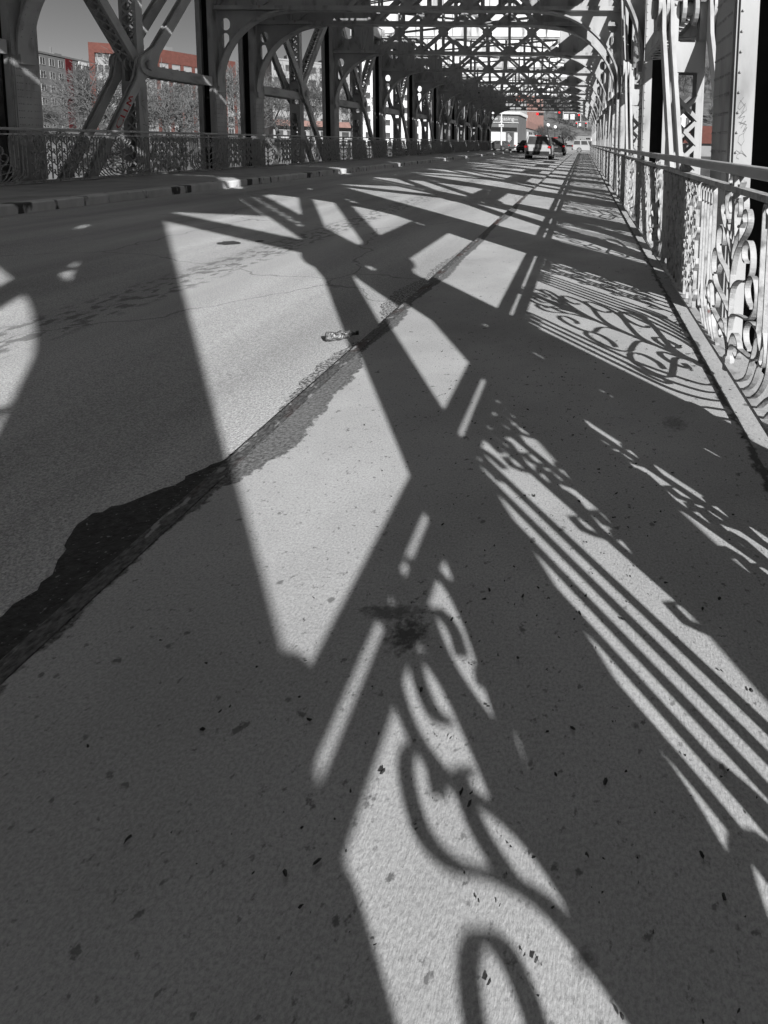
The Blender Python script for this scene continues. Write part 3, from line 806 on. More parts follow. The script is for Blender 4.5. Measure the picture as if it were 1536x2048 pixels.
# ------------------------------------------------------------------ litter on the pavement
b = MB(); r2 = random.Random(3)
def leaf(x, y, s, a):
    n_ = 6; pts = []
    for i in range(n_):
        t = 2 * math.pi * i / n_; k = r2.uniform(.6, 1.1)
        u, v = s * k * math.cos(t), s * .5 * k * math.sin(t)
        pts.append((x + u * math.cos(a) - v * math.sin(a), y + u * math.sin(a) + v * math.cos(a), .003 + r2.uniform(.001, .005)))
    b.add([(x, y, .008)] + pts, [(0, i + 1, (i + 1) % n_ + 1) for i in range(n_)])
for _ in range(900):
    y = r2.uniform(.5, 3.4) if r2.random() < .8 else r2.uniform(3, 9)
    x = r2.triangular(-1.0, .68, .1); s = r2.choice((.0015, .002, .002, .003, .004, .005, .008))
    leaf(x, y, s, r2.uniform(0, 6.28))
for _ in range(150): leaf(.66 + r2.gauss(0, .035), r2.uniform(1.5, 14), r2.choice((.006, .009, .014)), r2.uniform(0, 6.28))
o = b.build('leaf_litter', 'leaf'); o['kind'] = 'stuff'; o['label'] = 'dead leaf crumbs scattered over the sidewalk'
# crumpled bottle in the gutter
t = thing('crushed_bottle', 'crumpled clear plastic bottle lying in the gutter beside the kerb', 'bottle', (-1.46, 3.42, road_z(-1.46) + .035), .5)
b = MB(); prof = [(-.085, .018), (-.08, .03), (-.05, .034), (-.02, .026), (.0, .033), (.03, .024), (.05, .030), (.065, .016), (.075, .012), (.09, .012)]
for (x0, r0), (x1, r1) in zip(prof, prof[1:]): b.cyl((x0, 0, 0), (x1, 0, 0), r0, r1, 10, False)
b.xf(lambda p: Vector((p.x, p.y + .006 * math.sin(p.x * 90 + p.z * 60), p.z * .85 + .004 * math.sin(p.x * 130)))); b.build('body', 'foil', t)
b = MB(); b.cyl((.088, 0, 0), (.105, 0, 0), .014, None, 10); b.build('cap', 'black', t)

# ------------------------------------------------------------------ vehicles
def loft_body(b, prof, w, inset=.07, top=0.0):
    n_ = len(prof); zc = sum(z for _, z in prof) / n_; yc = sum(y for y, _ in prof) / n_
    st = [(-w / 2, .94), (-w / 2 + inset, 1.0), (w / 2 - inset, 1.0), (w / 2, .94)]
    o = len(b.v)
    for x, k in st: b.v += [(x, yc + (y - yc) * (1 - (1 - k) * .35), zc + (z - zc) * k) for y, z in prof]
    for j in range(3):
        for i in range(n_): b.f.append((o + j * n_ + i, o + j * n_ + (i + 1) % n_, o + (j + 1) * n_ + (i + 1) % n_, o + (j + 1) * n_ + i))
    b.f.append(tuple(o + i for i in range(n_))); b.f.append(tuple(o + 3 * n_ + i for i in range(n_ - 1, -1, -1)))
def cabin(b, w0, w1, y0, y1, yt0, yt1, z0, z1):
    b.add([(-w0 / 2, y0, z0), (w0 / 2, y0, z0), (w0 / 2, y1, z0), (-w0 / 2, y1, z0), (-w1 / 2, yt0, z1), (w1 / 2, yt0, z1), (w1 / 2, yt1, z1), (-w1 / 2, yt1, z1)],
          [(3, 2, 1, 0), (4, 5, 6, 7), (0, 1, 5, 4), (1, 2, 6, 5), (2, 3, 7, 6), (3, 0, 4, 7)])
def quad_on(b, A, B, C, D, m=(.06, .06, .08, .08), off=.012):
    """inset quad on a face A(bottom left) B(bottom right) C(top right) D(top left), pushed outward"""
    A, B, C, D = map(Vector, (A, B, C, D)); l, r_, lo, hi = m
    f = lambda u, v: (A * (1 - u) + B * u) * (1 - v) + (D * (1 - u) + C * u) * v
    n_ = (B - A).cross(D - A).normalized() * off
    P = [f(l, lo), f(1 - r_, lo), f(1 - r_, 1 - hi), f(l, 1 - hi)]
    b.add([p + n_ for p in P] + [p - n_ for p in P], [(0, 1, 2, 3), (7, 6, 5, 4), (0, 4, 5, 1), (1, 5, 6, 2), (2, 6, 7, 3), (3, 7, 4, 0)])
def car(name, label, cat, loc, rz, paint, kind='suv', brake=True, group=None):
    """front towards +y"""
    root = thing(name, label, cat, loc, rz, group)
    if kind == 'suv':
        L_, w_, hb, ht = 4.7, 1.92, 1.05, 1.76
        prof = [(-2.3, .42), (-2.35, .62), (-2.33, .95), (-2.25, hb), (1.0, hb), (1.75, .98), (2.2, .85), (2.33, .62), (2.3, .36), (1.9, .28), (-1.9, .28)]
        cb = (1.80, 1.46, -2.24, 1.05, -1.98, .25, hb, ht); ax = (-1.38, 1.42); wr = .37
    elif kind == 'boxy':
        L_, w_, hb, ht = 4.7, 1.85, 1.08, 1.80
        prof = [(-2.3, .42), (-2.33, .7), (-2.30, hb), (1.1, hb), (2.1, 1.0), (2.28, .92), (2.33, .55), (2.28, .36), (1.9, .30), (-1.9, .30)]
        cb = (1.76, 1.52, -2.27, 1.15, -2.12, .72, hb, ht); ax = (-1.35, 1.40); wr = .38
    else:
        L_, w_, hb, ht = 4.7, 1.82, .93, 1.43
        prof = [(-2.3, .40), (-2.36, .6), (-2.30, .88), (-1.7, hb), (.95, hb), (1.8, .82), (2.22, .68), (2.34, .50), (2.3, .30), (1.9, .22), (-1.9, .22)]
        cb = (1.70, 1.28, -1.75, 1.15, -.95, .25, hb, ht); ax = (-1.4, 1.42); wr = .33
    b = MB(); loft_body(b, prof, w_); w0, w1, y0, y1, t0, t1, z0, z1 = cb
    cabin(b, w0, w1, y0, y1, t0, t1, z0, z1)
    o = b.build('body', paint, root); m = o.modifiers.new('edge', 'BEVEL'); m.width = .05; m.segments = 2; m.limit_method = 'ANGLE'
    b = MB(); quad_on(b, (-w0 / 2, y0, z0), (w0 / 2, y0, z0), (w1 / 2, t0, z1), (-w1 / 2, t0, z1), (.07, .07, .06, .16)); b.build('rear_window', 'glass', root)
    b = MB(); quad_on(b, (w0 / 2, y1, z0), (-w0 / 2, y1, z0), (-w1 / 2, t1, z1), (w1 / 2, t1, z1), (.06, .06, .05, .1)); b.build('windscreen', 'glass', root)
    for s in (-1, 1):
        A, B, C, D = (s * w0 / 2, y0, z0), (s * w0 / 2, y1, z0), (s * w1 / 2, t1, z1), (s * w1 / 2, t0, z1)
        if s < 0: A, B, C, D = B, A, D, C
        lerp = lambda P, Q, k: tuple(a + (c - a) * k for a, c in zip(P, Q))
        for k in range(3):
            a_, c_ = k / 3, (k + 1) / 3
            b = MB(); quad_on(b, lerp(A, B, a_), lerp(A, B, c_), lerp(D, C, c_), lerp(D, C, a_), (.08, .08, .10, .16)); b.build('side_window', 'glass', root)
    for s in (-1, 1):
        for y in ax:
            b = MB(); b.cyl((s * (w_ / 2 - .24), y, wr), (s * (w_ / 2 + .01), y, wr), wr, wr * .96, 22); wh = b.build('wheel', 'tyre', root)
            b = MB(); x = s * (w_ / 2 + .012); b.cyl((x, y, wr), (x + s * .012, y, wr), wr * .28, None, 12)
            for k in range(5):
                t_ = 2 * math.pi * k / 5; b.bar((x + s * .006, y, wr), (x + s * .006, y + wr * .64 * math.cos(t_), wr + wr * .64 * math.sin(t_)), (1, 0, 0), .02, .09)
            ring = [(math.cos(q), math.sin(q)) for q in [2 * math.pi * i / 20 for i in range(20)]]
            b.plate([[(wr * .72 * u, wr * .72 * v) for u, v in ring], [(wr * .60 * u, wr * .60 * v) for u, v in ring]], lambda u, v, h, y=y, x=x, s=s: (x + s * .006 + h, y + u, wr + v), .02)
            b.build('rim', 'rim', wh)
        zl = hb - .12
        b = MB(); b.box(s * w_ * .44 - .10, s * w_ * .44 + .10, -2.39, -2.22, zl - .08, zl + .05); b.build('tail_light', 'brakelamp' if brake else 'redlens', root)
        b = MB(); b.box(s * w_ * .40 - .16, s * w_ * .40 + .16, 2.12, 2.30, hb - .32, hb - .20); b.build('headlight', 'trim', root)
        b = MB(); b.box(s * (w_ / 2 + .02) - .09, s * (w_ / 2 + .02) + .09, .78, .9, hb + .02, hb + .18); b.build('mirror', paint, root)
    if kind != 'sedan':
        b = MB(); b.box(-.22, .22, t0 - .055, t0 + .02, z1 - .06, z1 - .02); b.build('brake_light', 'brakelamp' if brake else 'redlens', root)
    b = MB(); b.box(-.82, .82, -2.43, -2.30, .36, .60); b.build('rear_bumper', 'tyre', root)
    b = MB(); b.box(-.26, .26, -2.41, -2.36, .74, .88); b.build('licence_plate', 'trim' if False else 'cargrey', root)
    return root
zc = lambda x: road_z(x)
car('pale_suv', 'pale suv with lit brake lights driving away in the right lane', 'car', (-3.25, 43.5, zc(-3.2)), 0, 'carsilver')
car('black_suv', 'black suv waiting just ahead of the pale one', 'car', (-2.75, 58.5, zc(-2.8)), 0, 'carblack')
car('dark_sedan', 'dark sedan coming onto the bridge left of the pale suv', 'car', (-6.5, 67.5, zc(-6.5)), math.pi - .1, 'carblack', 'sedan', False)
car('grey_sedan', 'dark grey sedan turning off past the end of the left railing', 'car', (-12.6, 86.5, -.14), R(62), 'cargrey', 'sedan', False)
car('silver_suv', 'pale boxy suv crossing behind the end of the right railing', 'car', (.75, 84.0, -.14), R(-90), 'carsilver', 'boxy', False)
pp = at(1141, 281, 245); car('parked_suv', 'black suv parked on the slope right of the bare street tree', 'car', (pp.x, 245, .42 + (245 - 200) * .0371 + .15), 0, 'carblack', 'suv', False)
pp = at(1178, 272, 232); car('parked_van', 'white boxy van parked up the slope near the arch feet', 'van', (pp.x, 232, .42 + 32 * .0371 + .15), R(40), 'carwhite', 'boxy', False)

# pedestrian on the far slope: one skinned figure in mid stride
def person(loc, rz):
    root = thing('person', 'person in dark coat walking on the pale slope beyond the crossing', 'person', loc, rz)
    J = {'pel': (0, 0, .95), 'chest': (0, .02, 1.32), 'neck': (0, .02, 1.50), 'head': (0, .04, 1.62), 'top': (0, .03, 1.72),
         'hipl': (-.10, 0, .90), 'knl': (-.11, .14, .50), 'ftl': (-.11, .20, .08), 'toel': (-.11, .36, .04),
         'hipr': (.10, 0, .90), 'knr': (.11, -.04, .50), 'ftr': (.11, -.26, .12), 'toer': (.11, -.12, .03),
         'shl': (-.19, .02, 1.42), 'ell': (-.26, -.10, 1.16), 'hal': (-.24, -.08, .90), 'shr': (.19, .02, 1.42), 'elr': (.26, .10, 1.17), 'har': (.24, .20, .95)}
    E_ = [('pel', 'chest'), ('chest', 'neck'), ('neck', 'head'), ('head', 'top'), ('pel', 'hipl'), ('hipl', 'knl'), ('knl', 'ftl'), ('ftl', 'toel'),
          ('pel', 'hipr'), ('hipr', 'knr'), ('knr', 'ftr'), ('ftr', 'toer'), ('chest', 'shl'), ('shl', 'ell'), ('ell', 'hal'), ('chest', 'shr'), ('shr', 'elr'), ('elr', 'har')]
    rad = {'pel': .15, 'chest': .17, 'neck': .06, 'head': .10, 'top': .08, 'hipl': .10, 'hipr': .10, 'knl': .065, 'knr': .065, 'ftl': .045, 'ftr': .045, 'toel': .035, 'toer': .035,
           'shl': .07, 'shr': .07, 'ell': .05, 'elr': .05, 'hal': .04, 'har': .04}
    ks = list(J); me = bpy.data.meshes.new('body'); me.from_pydata([J[k] for k in ks], [(ks.index(a), ks.index(c)) for a, c in E_], [])
    o = link('body', me, root); o.modifiers.new('skin', 'SKIN'); me.materials.append(M['cloth'])
    for i, k in enumerate(ks): me.skin_vertices[0].data[i].radius = (rad[k],) * 2
    me.skin_vertices[0].data[0].use_root = True
    sd = o.modifiers.new('sub', 'SUBSURF'); sd.levels = 1; sd.render_levels = 1
    b = MB(); b.sphere((0, .045, 1.63), .098, 12, 8, 1.25); b.build('face', 'skin', root, True)
    b = MB(); b.sphere((0, .02, 1.67), .105, 12, 8, 1.05); b.build('hair', 'black', root, True)
pp = at(1161, 277, 222); person((pp.x, 222, .42 + 22 * .0371 + .13), R(120))

# ------------------------------------------------------------------ traffic lights, signs, lamps
def sig_head(root, x, z, n_=3, cols=1, lit=0, y=0.0, horiz=False):
    b = MB(); w_ = .36 * cols + .3; h_ = .36 * n_ + .3
    if not horiz:
        b.box(x - w_ / 2, x + w_ / 2, y + .02, y + .05, z - h_ / 2, z + h_ / 2); bp_ = b.build('backplate', 'trim', root)
    b = MB()
    if horiz: b.box(x - .2, x + .95, y - .1, y + .1, z - .2, z + .2)
    else: b.box(x - w_ / 2 + .08, x + w_ / 2 - .08, y - .16, y + .01, z - h_ / 2 + .08, z + h_ / 2 - .08)
    hd = b.build('signal_head', 'signal', root)
    for c in range(cols):
        for k in range(n_):
            xx = x + (c - (cols - 1) / 2) * .36; zz = z + ((n_ - 1) / 2 - k) * .36
            if horiz: xx, zz = x + k * .36, z
            on = (k == 0 and c == 0)
            b = MB(); r_ = .20 if (horiz and on) else .145
            b.cyl((xx, y - .17, zz), (xx, y - .19, zz), r_, None, 14); b.build('lamp', 'redlamp' if on else 'black', hd)
def plate_sign(root, x, z, w_, h_, txt, y=0.0):
    b = MB(); b.box(x - w_ / 2, x + w_ / 2, y - .01, y + .01, z - h_ / 2, z + h_ / 2); s = b.build('sign_plate', 'trim', root)
    for i, t_ in enumerate(txt):
        text(t_, s, (x, y - .014, z + h_ * (.22 - .3 * i)), h_ * .2, 'ink')
def text(body, parent, loc, size, m, rz=0.0, align='CENTER', name='lettering'):
    c = bpy.data.curves.new(name, 'FONT'); c.body = body; c.size = size; c.align_x = align; c.extrude = .002
    c.materials.append(M[m]); o = bpy.data.objects.new(name, c); COL.objects.link(o)
    bpy.context.view_layer.update()
    me = bpy.data.meshes.new_from_object(o.evaluated_get(bpy.context.evaluated_depsgraph_get()))
    bpy.data.objects.remove(o); o = link(name, me, parent, loc); o.rotation_euler = (R(90), 0, rz); return o
p = at(1121, 229, 96); px = p.x
t = thing('traffic_signal', 'mast arm over the crossing with red signals and two white signs', 'traffic light', (px, 96, -.14))
b = MB(); b.cyl((9.5, 0, 0), (9.5, 0, 7.2), .16, .11, 10); b.build('pole', 'steel', t)
b = MB(); b.cyl((9.5, 0, 6.6), (-1.0, 0, 6.3), .10, .05, 8); b.build('mast_arm', 'steel', t)
sig_head(t, 0, p.z + .1, 3, 2); q = at(1158, 234, 96); sig_head(t, q.x - px, q.z + .1)
for xx, tx in ((1132.5, ('NO', 'TURN', 'ON RED')), (1145, ('ONLY', '', ''))):
    q = at(xx, 233, 96); plate_sign(t, q.x - px, q.z + .1, .72, .86, tx)
p = at(1075, 228, 92)
t = thing('traffic_signal', 'sideways signal hung over the road, its red lamp at the left end', 'traffic light', (p.x, 92, -.14))
sig_head(t, 0, p.z + .14, 3, 1, horiz=True)
b = MB(); b.cyl((-9.4, .2, p.z + .5), (1.2, .2, p.z + .5), .07, .05, 8); b.build('mast_arm', 'steel', t)
b = MB(); b.cyl((-9.4, .2, 0), (-9.4, .2, p.z + 1), .14, .1, 10); b.build('pole', 'steel', t)
p = at(1172, 249, 150)
t = thing('traffic_signal', 'smaller far signal with one red lamp and a square white sign', 'traffic light', (p.x, 150, -.14))
sig_head(t, 0, p.z + .1)
b = MB(); b.cyl((5, .2, 0), (5, .2, p.z + 1.2), .14, .1, 10); b.build('pole', 'steel', t)
b = MB(); b.cyl((5, .2, p.z + .9), (-2.6, .2, p.z + .8), .08, .05, 8); b.build('mast_arm', 'steel', t)
q = at(1160, 249, 150); plate_sign(t, q.x - p.x, q.z + .1, .6, .75, ('U',))
q = at(1153, 249, 150); sig_head(t, q.x - p.x, q.z + .1)
def globe_lamp(px, py, Y, label):
    p = at(px, py, Y); t = thing('street_lamp', label, 'street lamp', (p.x, Y, -.14))
    b = MB(); b.cyl((0, 0, 0), (0, 0, .5), .14, .09, 10); b.cyl((0, 0, .5), (0, 0, p.z - .15), .07, .05, 10); b.build('pole', 'black', t)
    b = MB(); b.sphere((0, 0, p.z + .14), .34, 14, 9); b.build('globe', 'globe', t, True)
globe_lamp(1096, 250, 108, 'taller white globe lamp on the corner before the brick shops')
globe_lamp(1110, 254, 116, 'white globe lamp standing farther along the pavement')
p = at(1003, 228, 84)
t = thing('sign_pole', 'grey pole with a pale street sign before the corner store', 'pole', (p.x, 84, -.14))
b = MB(); b.cyl((0, 0, 0), (0, 0, p.z + .2), .11, .09, 10); b.build('pole', 'trim', t)
q = at(1003, 251, 84); b = MB(); b.box(-.36, .36, -.13, -.10, q.z - .05, q.z + .33); s = b.build('sign_plate', 'trim', t); text('TURN', s, (0, -.135, q.z + .05), .22, 'ink')
b = MB(); b.box(-.16, .16, -.12, .12, q.z + .55, q.z + .8); b.build('signal_box', 'trim', t)

# ------------------------------------------------------------------ buildings
def building(name, label, A, B, depth, z0, z1, floors, bays, wall, cat='building', win=(.62, .5), glass='glass', trim=True, skipf=(), parapet=None):
    """facade from A to B (x,y), seen from the camera side; windows as parts"""
    A, B = Vector((*A, 0)), Vector((*B, 0)); d = (B - A); L_ = d.length; ang = math.atan2(d.y, d.x)
    root = thing(name, label, cat, (A.x, A.y, z0), ang)
    H = z1 - z0
    b = MB(); b.box(0, L_, 0, depth, -1.5, H); b.build('wall', wall, root)
    b = MB(); b.box(-.15, L_ + .15, -.15, depth + .15, H + .002, H + .35); b.build('roof', parapet or wall, root)
    for k_ in range(2 if depth > 9 else 0):
        b = MB(); u_ = L_ * (.25 + .45 * k_); b.box(u_, u_ + 2.2, 4, 6.5, H + .352, H + 1.7 - .3 * k_); b.box(u_ + .8, u_ + 1.0, 5, 5.2, H + 1.702 - .3 * k_, H + 2.6); b.build('rooftop_unit', 'wallgrey', root)
    bw_, fh = L_ / bays, (H - .8) / floors
    bwn = MB(); w_, h_ = bw_ * win[0], fh * win[1]
    bwn.box(-w_ / 2, w_ / 2, -.04, .06, -h_ / 2, h_ / 2)
    gm = bwn.mesh('window', glass)
    bt = MB()
    for a, c, e, f in ((-w_ / 2 - .08, w_ / 2 + .08, h_ / 2, h_ / 2 + .08), (-w_ / 2 - .12, w_ / 2 + .12, -h_ / 2 - .12, -h_ / 2), (-w_ / 2 - .08, -w_ / 2, -h_ / 2, h_ / 2), (w_ / 2, w_ / 2 + .08, -h_ / 2, h_ / 2), (-.04, .04, -h_ / 2, h_ / 2)):
        bt.box(a, c, -.08, .02, e, f)
    tm = bt.mesh('window_frame', 'frame')
    for i in range(bays):
        for j in range(floors):
            if j in skipf: continue
            o = link('window', gm, root, ((i + .5) * bw_, 0, .7 + (j + .5) * fh))
            if trim: link('window_frame', tm, o)
    return root, L_, H
def gp(px, Y): q = at(px, 200, Y); return (q.x, Y)
A, B = gp(60, 104), gp(197, 124)
r_, L_, H = building('apartment_block', 'grey apartment block with a dark red stripe and white panels behind bare trees', A, B, 14, -.3, 15.2, 6, 8, 'wallgrey', win=(.5, .5))
b = MB(); b.box(L_ * .50, L_ * .60, -.12, -.045, 2, H + .36); b.build('red_panel', 'deepred', r_)
for k in range(6):
    b = MB(); b.box(L_ * .745, L_ * .775, -.1, -.045, 1.4 + k * (H - .8) / 6, 3.0 + k * (H - .8) / 6); b.build('white_panel', 'wallwhite', r_)
b = MB(); b.box(L_ * .7, L_, -.14, -.02, H - .7, H + .3); b.build('cornice', 'wallwhite', r_)
A, B = gp(187, 101), gp(262, 103)
r_, L_, H = building('brick_apartment', 'flat-topped block framed in red brick with pale floor bands', A, B, 16, -.3, 16.0, 6, 3, 'wallpale', win=(.86, .5))
b = MB(); b.box(-.2, L_ + .2, -.35, -.05, H - 1.3, H + .4); b.box(-.2, .6, -.35, -.05, -.5, H - 1.302); b.build('brick_frame', 'brick', r_)
A, B = gp(318, 108), gp(470, 124)
r_, L_, H = building('brick_apartment', 'long red brick block receding behind the side strut', A, B, 16, -.3, 16.2, 6, 7, 'wallpale', win=(.5, .5))
b = MB(); b.box(-.2, L_ + .2, -.25, -.05, H - 2.0, H + .4)
for k in range(8): b.box(k * L_ / 7 - .3, k * L_ / 7 + .3, -.2, -.052, -.5, H - 2.002)
b.build('brick_frame', 'brick', r_)
A, B = gp(545, 118), gp(700, 128)
r_, L_, H = building('office_building', 'pale concrete office block with wide dark windows seen between the posts', A, B, 15, -.3, 16.5, 6, 7, 'wallpale', win=(.66, .48), trim=False)
b = MB(); b.box(-.2, L_ + .2, -1.6, -.05, 3.6, 4.8); b.build('brick_band', 'brickpale', r_)
A, B = gp(705, 132), gp(860, 140)
building('office_building', 'white fronted block nearly hidden by the far left posts', A, B, 15, -.3, 18.5, 6, 8, 'wallwhite', win=(.5, .45), trim=False)
A, B = gp(862, 150), gp(990, 152)
building('office_building', 'grey low block behind the corner store', A, B, 15, -.3, 11, 4, 6, 'wallgrey', win=(.6, .4), trim=False)
# corner store with the leasing sign
A, B = gp(975, 101), gp(1037, 101)
LX = B[0] - A[0]
t = thing('corner_store', 'charcoal corner store with white now leasing lettering and a bright window display', 'store', (A[0], 101, -.3))
b = MB(); b.box(0, LX, 0, 14, 0, 6.2); b.build('wall', 'walldark', t)
b = MB(); b.box(-.3, LX + .3, -.4, 14, 6.202, 6.75); b.build('roof', 'wallwhite', t)
b = MB(); b.box(-.1, LX + .1, -.2, -.02, 4.72, 4.82); b.build('sign_trim', 'trim', t)
text('now leasing', t, (LX * .45, -.06, 5.15), .95, 'wallwhite'); text('now', t, (LX - .45, -.06, 5.25), .42, 'wallwhite')
b = MB(); b.box(.3, LX * .60, -.06, .05, .4, 3.1); w_ = b.build('window', 'wallwhite', t)
b = MB(); b.box(LX * .66, LX * .84, -.05, .05, .4, 3.1); w_ = b.build('window', 'glass', t)
for k in range(8):
    b = MB(); b.box(LX * .665, LX * (.72 + .025 * (3.5 - abs(k - 3.5))), -.075, -.055, 1.2 + k * .22, 1.3 + k * .22); b.build('lettering', 'wallwhite', w_)
b = MB(); b.box(LX * .88, LX * .985, -.05, .05, .2, 3.1); b.build('door', 'wallwhite', t)
b = MB(); b.box(.2, LX - .2, -.05, .05, 3.3, 3.95); b.build('transom', 'black', t)
# brick shops receding along the far street
t = thing('brick_shops', 'pale brick row with upright fins receding beside the street', 'shops', (B[0], 101.2, -.3))
b = MB(); b.box(-14, -.02, 15, 62, 0, 9.5); b.build('wall', 'wallpale', t)
b = MB(); b.box(-2, .25, 14.2, 62, 4.3, 5.7); b.build('canopy', 'brickpale', t)
for k in range(13):
    b = MB(); b.box(-.02, .22, 15.5 + k * 3.6, 16.7 + k * 3.6, 5.72, 10.4); b.build('fin', 'brickpale', t)
for k in range(12):
    b = MB(); b.box(-.03, .03, 16.0 + k * 3.8, 18.6 + k * 3.8, .4, 3.6); b.build('window', 'wallwhite' if k % 3 == 0 else 'glass', t)
A, B = gp(1036, 190), gp(1086, 196)
r_, L_, H = building('brick_tower', 'tall brick block with a plain stair tower behind the shops', A, B, 20, 0, 21.5, 7, 5, 'brickpale', win=(.4, .8), trim=False)
b = MB(); b.box(-1.5, 1.6, -1.2, 3, 0, H - 2); b.build('stair_tower', 'brick', r_)
# right bank
A, B = gp(1352, 88), gp(1400, 92)
r_, L_, H = building('white_house', 'white clapboard house glimpsed between the right truss bars', A, B, 8, -1.5, 6.5, 2, 3, 'wallwhite', 'house', win=(.4, .5))
b = MB(); b.plate([[(-.4, H + .36), (L_ + .4, H + .36), (L_ / 2, H + 2.4)]], lambda u, v, w_: (u, 4 + w_, v), 8.6); b.build('gable_roof', 'walldark', r_)
q = at(1410, 262, 46)
t = thing('red_roofed_kiosk', 'small kiosk with a red roof by the right bank', 'kiosk', (q.x - 1.4, 46, -2.2))
b = MB(); b.box(0, 3.6, 0, 3, 0, 3.6); b.build('wall', 'wallpale', t)
b = MB(); b.plate([[(-.4, 3.62), (4.0, 3.62), (3.0, 5.0), (.6, 5.0)]], lambda u, v, w_: (u, 1.5 + w_, v), 3.6); b.build('roof', 'brick', t)
b = MB(); b.box(.5, 2.6, -.04, .04, 1.0, 2.6); b.build('window', 'glass', t)
b = MB()
for k in range(30): b.box(k * .5, k * .5 + .06, -.03, .03, 0, 1.2)
b.box(0, 14.6, -.04, .04, 1.0, 1.08); b.box(0, 14.6, -.04, .04, .3, .38)
o = b.build('picket_fence', 'trim'); q = at(1345, 300, 60); o.location = (q.x - 1, 60, -1.0); tag(o, 'low pale fence on the right bank behind the railing', 'fence')
b = MB()
for k in range(40): b.box(k * .5, k * .5 + .07, -.03, .03, 0, 1.3)
b.box(0, 20, -.04, .04, 1.2, 1.3); b.box(0, 20, -.04, .04, .2, .28)
o = b.build('picket_fence', 'trim'); q = at(560, 262, 90); o.location = (q.x, 90, .0); tag(o, 'white fence on the far bank under the bare trees left of the road', 'fence')
# crossing marks
b = MB()
for k in range(8): b.box(-9 + k * 1.25, -8.3 + k * 1.25, 75.2, 77.2, -.117, -.114)
struct(b.build('crossing_stripes', 'linepaint'))
b = MB(); b.box(-4.4, -1.4, 71.2, 71.6, -.117, -.114); struct(b.build('stop_line', 'linepaint'))

# ------------------------------------------------------------------ bare trees
def tree_mesh(seed, H, spread, depth, twig_r, up=.5, n0=3):
    r = random.Random(seed); tr, cr = MB(), MB()
    def seg(b, p, q, r0, r1, n_): b.cyl(p, q, r0, r1, n_, False)
    def grow(p, d, L_, rad, lev):
        steps = 3 if lev < 2 else 2; b = tr if lev < 2 else cr
        for i in range(steps):
            d2 = (d + Vector((r.gauss(0, .14), r.gauss(0, .14), r.gauss(.03, .08)))).normalized()
            q = p + d2 * (L_ / steps); r1 = rad * (.86 if i < steps - 1 else .72)
            seg(b, p, q, rad, r1, 7 if lev == 0 else (5 if lev < 2 else 3)); p, d, rad = q, d2, r1
            if lev > 0 and lev < depth and r.random() < .75:
                a = r.uniform(0, 6.28); o = d.orthogonal().normalized(); o = (o * math.cos(a) + d.cross(o) * math.sin(a))
                grow(p, (d * .6 + o * spread + Vector((0, 0, up * .3))).normalized(), L_ * r.uniform(.45, .7), max(twig_r, rad * .55), lev + 1)
        if lev < depth:
            k = n0 + (1 if lev == 0 else 0) + r.choice((0, 0, 1)); a0 = r.uniform(0, 6.28)
            for j in range(k):
                a = a0 + j * 6.283 / k + r.uniform(-.4, .4); o = d.orthogonal().normalized(); o = (o * math.cos(a) + d.cross(o) * math.sin(a))
                grow(p, (d * r.uniform(.5, 1.0) + o * spread * r.uniform(.6, 1.1) + Vector((0, 0, up * .25))).normalized(), L_ * r.uniform(.55, .8), max(twig_r, rad * r.uniform(.5, .7)), lev + 1)
    grow(Vector((0, 0, -.3)), Vector((0, 0, 1)), H * .26, H * .022, 0)
    return tr.mesh('trunk', 'bark'), cr.mesh('crown', 'twig')
TV = [tree_mesh(11, 12, .75, 5, .015), tree_mesh(23, 12, .62, 5, .015, .7), tree_mesh(31, 12, .95, 5, .015, .3)]
SMALL = tree_mesh(41, 9, 1.05, 5, .030, .1)
def tree(v, loc, sc, rz, label, group='bare trees on the far bank'):
    t = thing('bare_tree', label, 'tree', loc, rz, group); t.scale = (sc,) * 3
    tr, cr = v; link('trunk', tr, t); link('crown', cr, t)
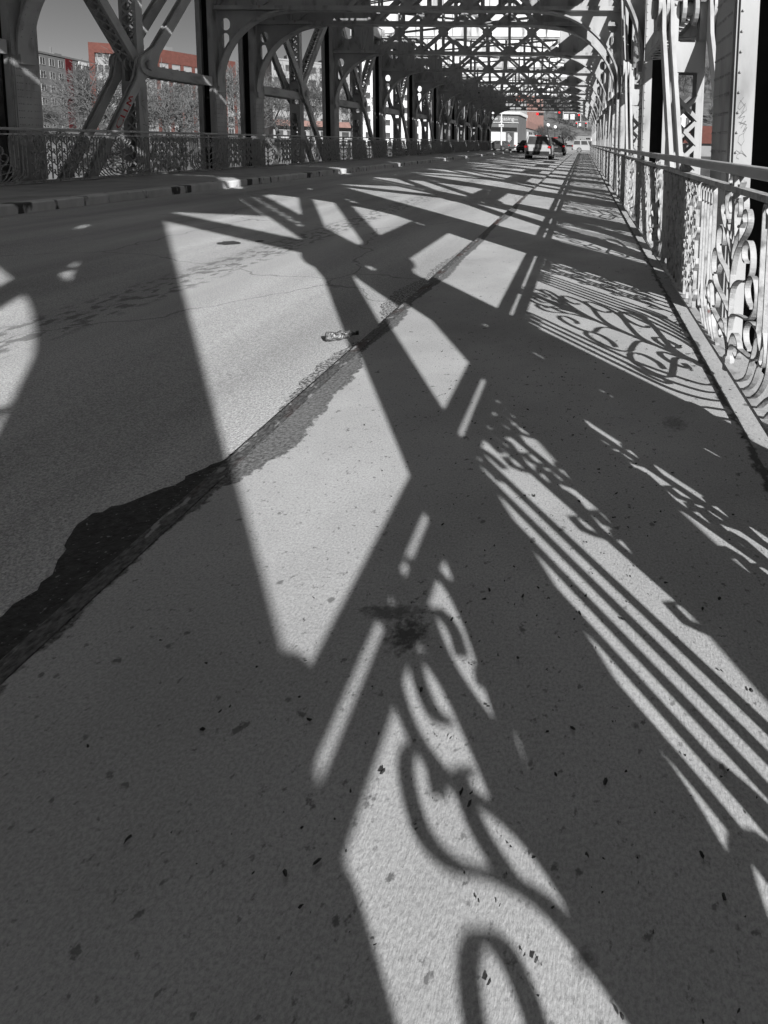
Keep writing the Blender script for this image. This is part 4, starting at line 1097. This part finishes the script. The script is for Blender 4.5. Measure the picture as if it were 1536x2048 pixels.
TL = [(120, 74, .85, 0, -2.0, 'bare tree low in front of the grey apartment block'),
      (160, 82, .75, 1, -1.0, 'slim bare tree right of the dark red stripe'),
      (30, 70, 1.0, 2, -3.0, 'bare tree at the left edge behind the dark pillar'),
      (225, 80, .8, 2, -2.0, 'bare tree behind the graffitied eyebars'),
      (290, 62, 1.35, 0, -6.0, 'tall wide bare tree rising behind the lattice column'),
      (350, 70, .95, 1, -2.0, 'bare tree under the side strut left of the joint posts'),
      (385, 60, 1.30, 2, -6.0, 'tall bare tree with twigs against the sky by the joint post'),
      (330, 84, .75, 0, -.5, 'small bare tree below the long brick block'),
      (465, 66, 1.15, 1, -3.0, 'bare tree seen between the two joint posts'),
      (560, 76, .95, 2, -.5, 'bare tree in front of the office block, left half'),
      (620, 84, 1.0, 0, -.4, 'bare tree in front of the office block, right half'),
      (700, 96, .9, 1, -.3, 'bare tree between the third and fourth far posts'),
      (110, 140, .8, 0, 9, 'bare tree showing above the grey block, left one'),
      (165, 146, .8, 1, 8.5, 'bare tree showing above the grey block, right one'),
      (255, 140, .8, 2, 9.5, 'bare tree showing above the red brick frame')]
for i, (px, Y, s, v, z, lab) in enumerate(TL):
    q = at(px, 260, Y); tree(TV[v], (q.x, Y, z), s * (1.02 if i in (0, 1, 3, 7) else 1.3 if i < 12 else 1.0), i * 1.7, lab)
q = at(1130, 285, 175); tree(SMALL, (q.x, 175, -.1), .95, .4, 'dark spreading street tree in the middle of the far street', None)
t_i = [(1090, 128, .6, 'bare street tree beside the brick shops, nearer one'), (1084, 142, .7, 'bare street tree beside the brick shops, farther one'), (1375, 96, .7, 'bare tree beside the white house on the right'), (1330, 80, .6, 'bare tree on the right bank left of the white house')]
for i, (px, Y, s, lab) in enumerate(t_i):
    q = at(px, 285, Y); tree(TV[i % 3], (q.x, Y, -.4), s, i * 2.1, lab, 'bare trees beside the far streets')
# wooded hill: one mass
rw = random.Random(5); b = MB()
def stick_tree(x, y, z, H):
    b.cyl((x, y, z - 1), (x, y, z + H * .5), .28, .16, 4, False)
    for k in range(15):
        a = rw.uniform(0, 6.28); z1 = z + H * rw.uniform(.25, .65); l = H * rw.uniform(.22, .45)
        p0 = Vector((x, y, z1)); p1 = p0 + Vector((math.cos(a) * .55, math.sin(a) * .55, rw.uniform(.4, 1.0))) * l
        b.cyl(p0, p1, .11, .05, 3, False)
        for j in range(4):
            c = p0.lerp(p1, rw.uniform(.3, 1)); b.cyl(c, c + Vector((rw.gauss(0, .5), rw.gauss(0, .5), rw.uniform(.1, .9))) * l * .6, .06, .03, 3, False)
for _ in range(420):
    y = rw.uniform(325, 560); x = rw.uniform(-150, 110); stick_tree(x, y, ground_z(x, y), rw.uniform(11, 17))
o = b.build('wooded_hill', 'twig'); o['kind'] = 'stuff'; o['label'] = 'leafless woods covering the hill beyond the traffic lights'
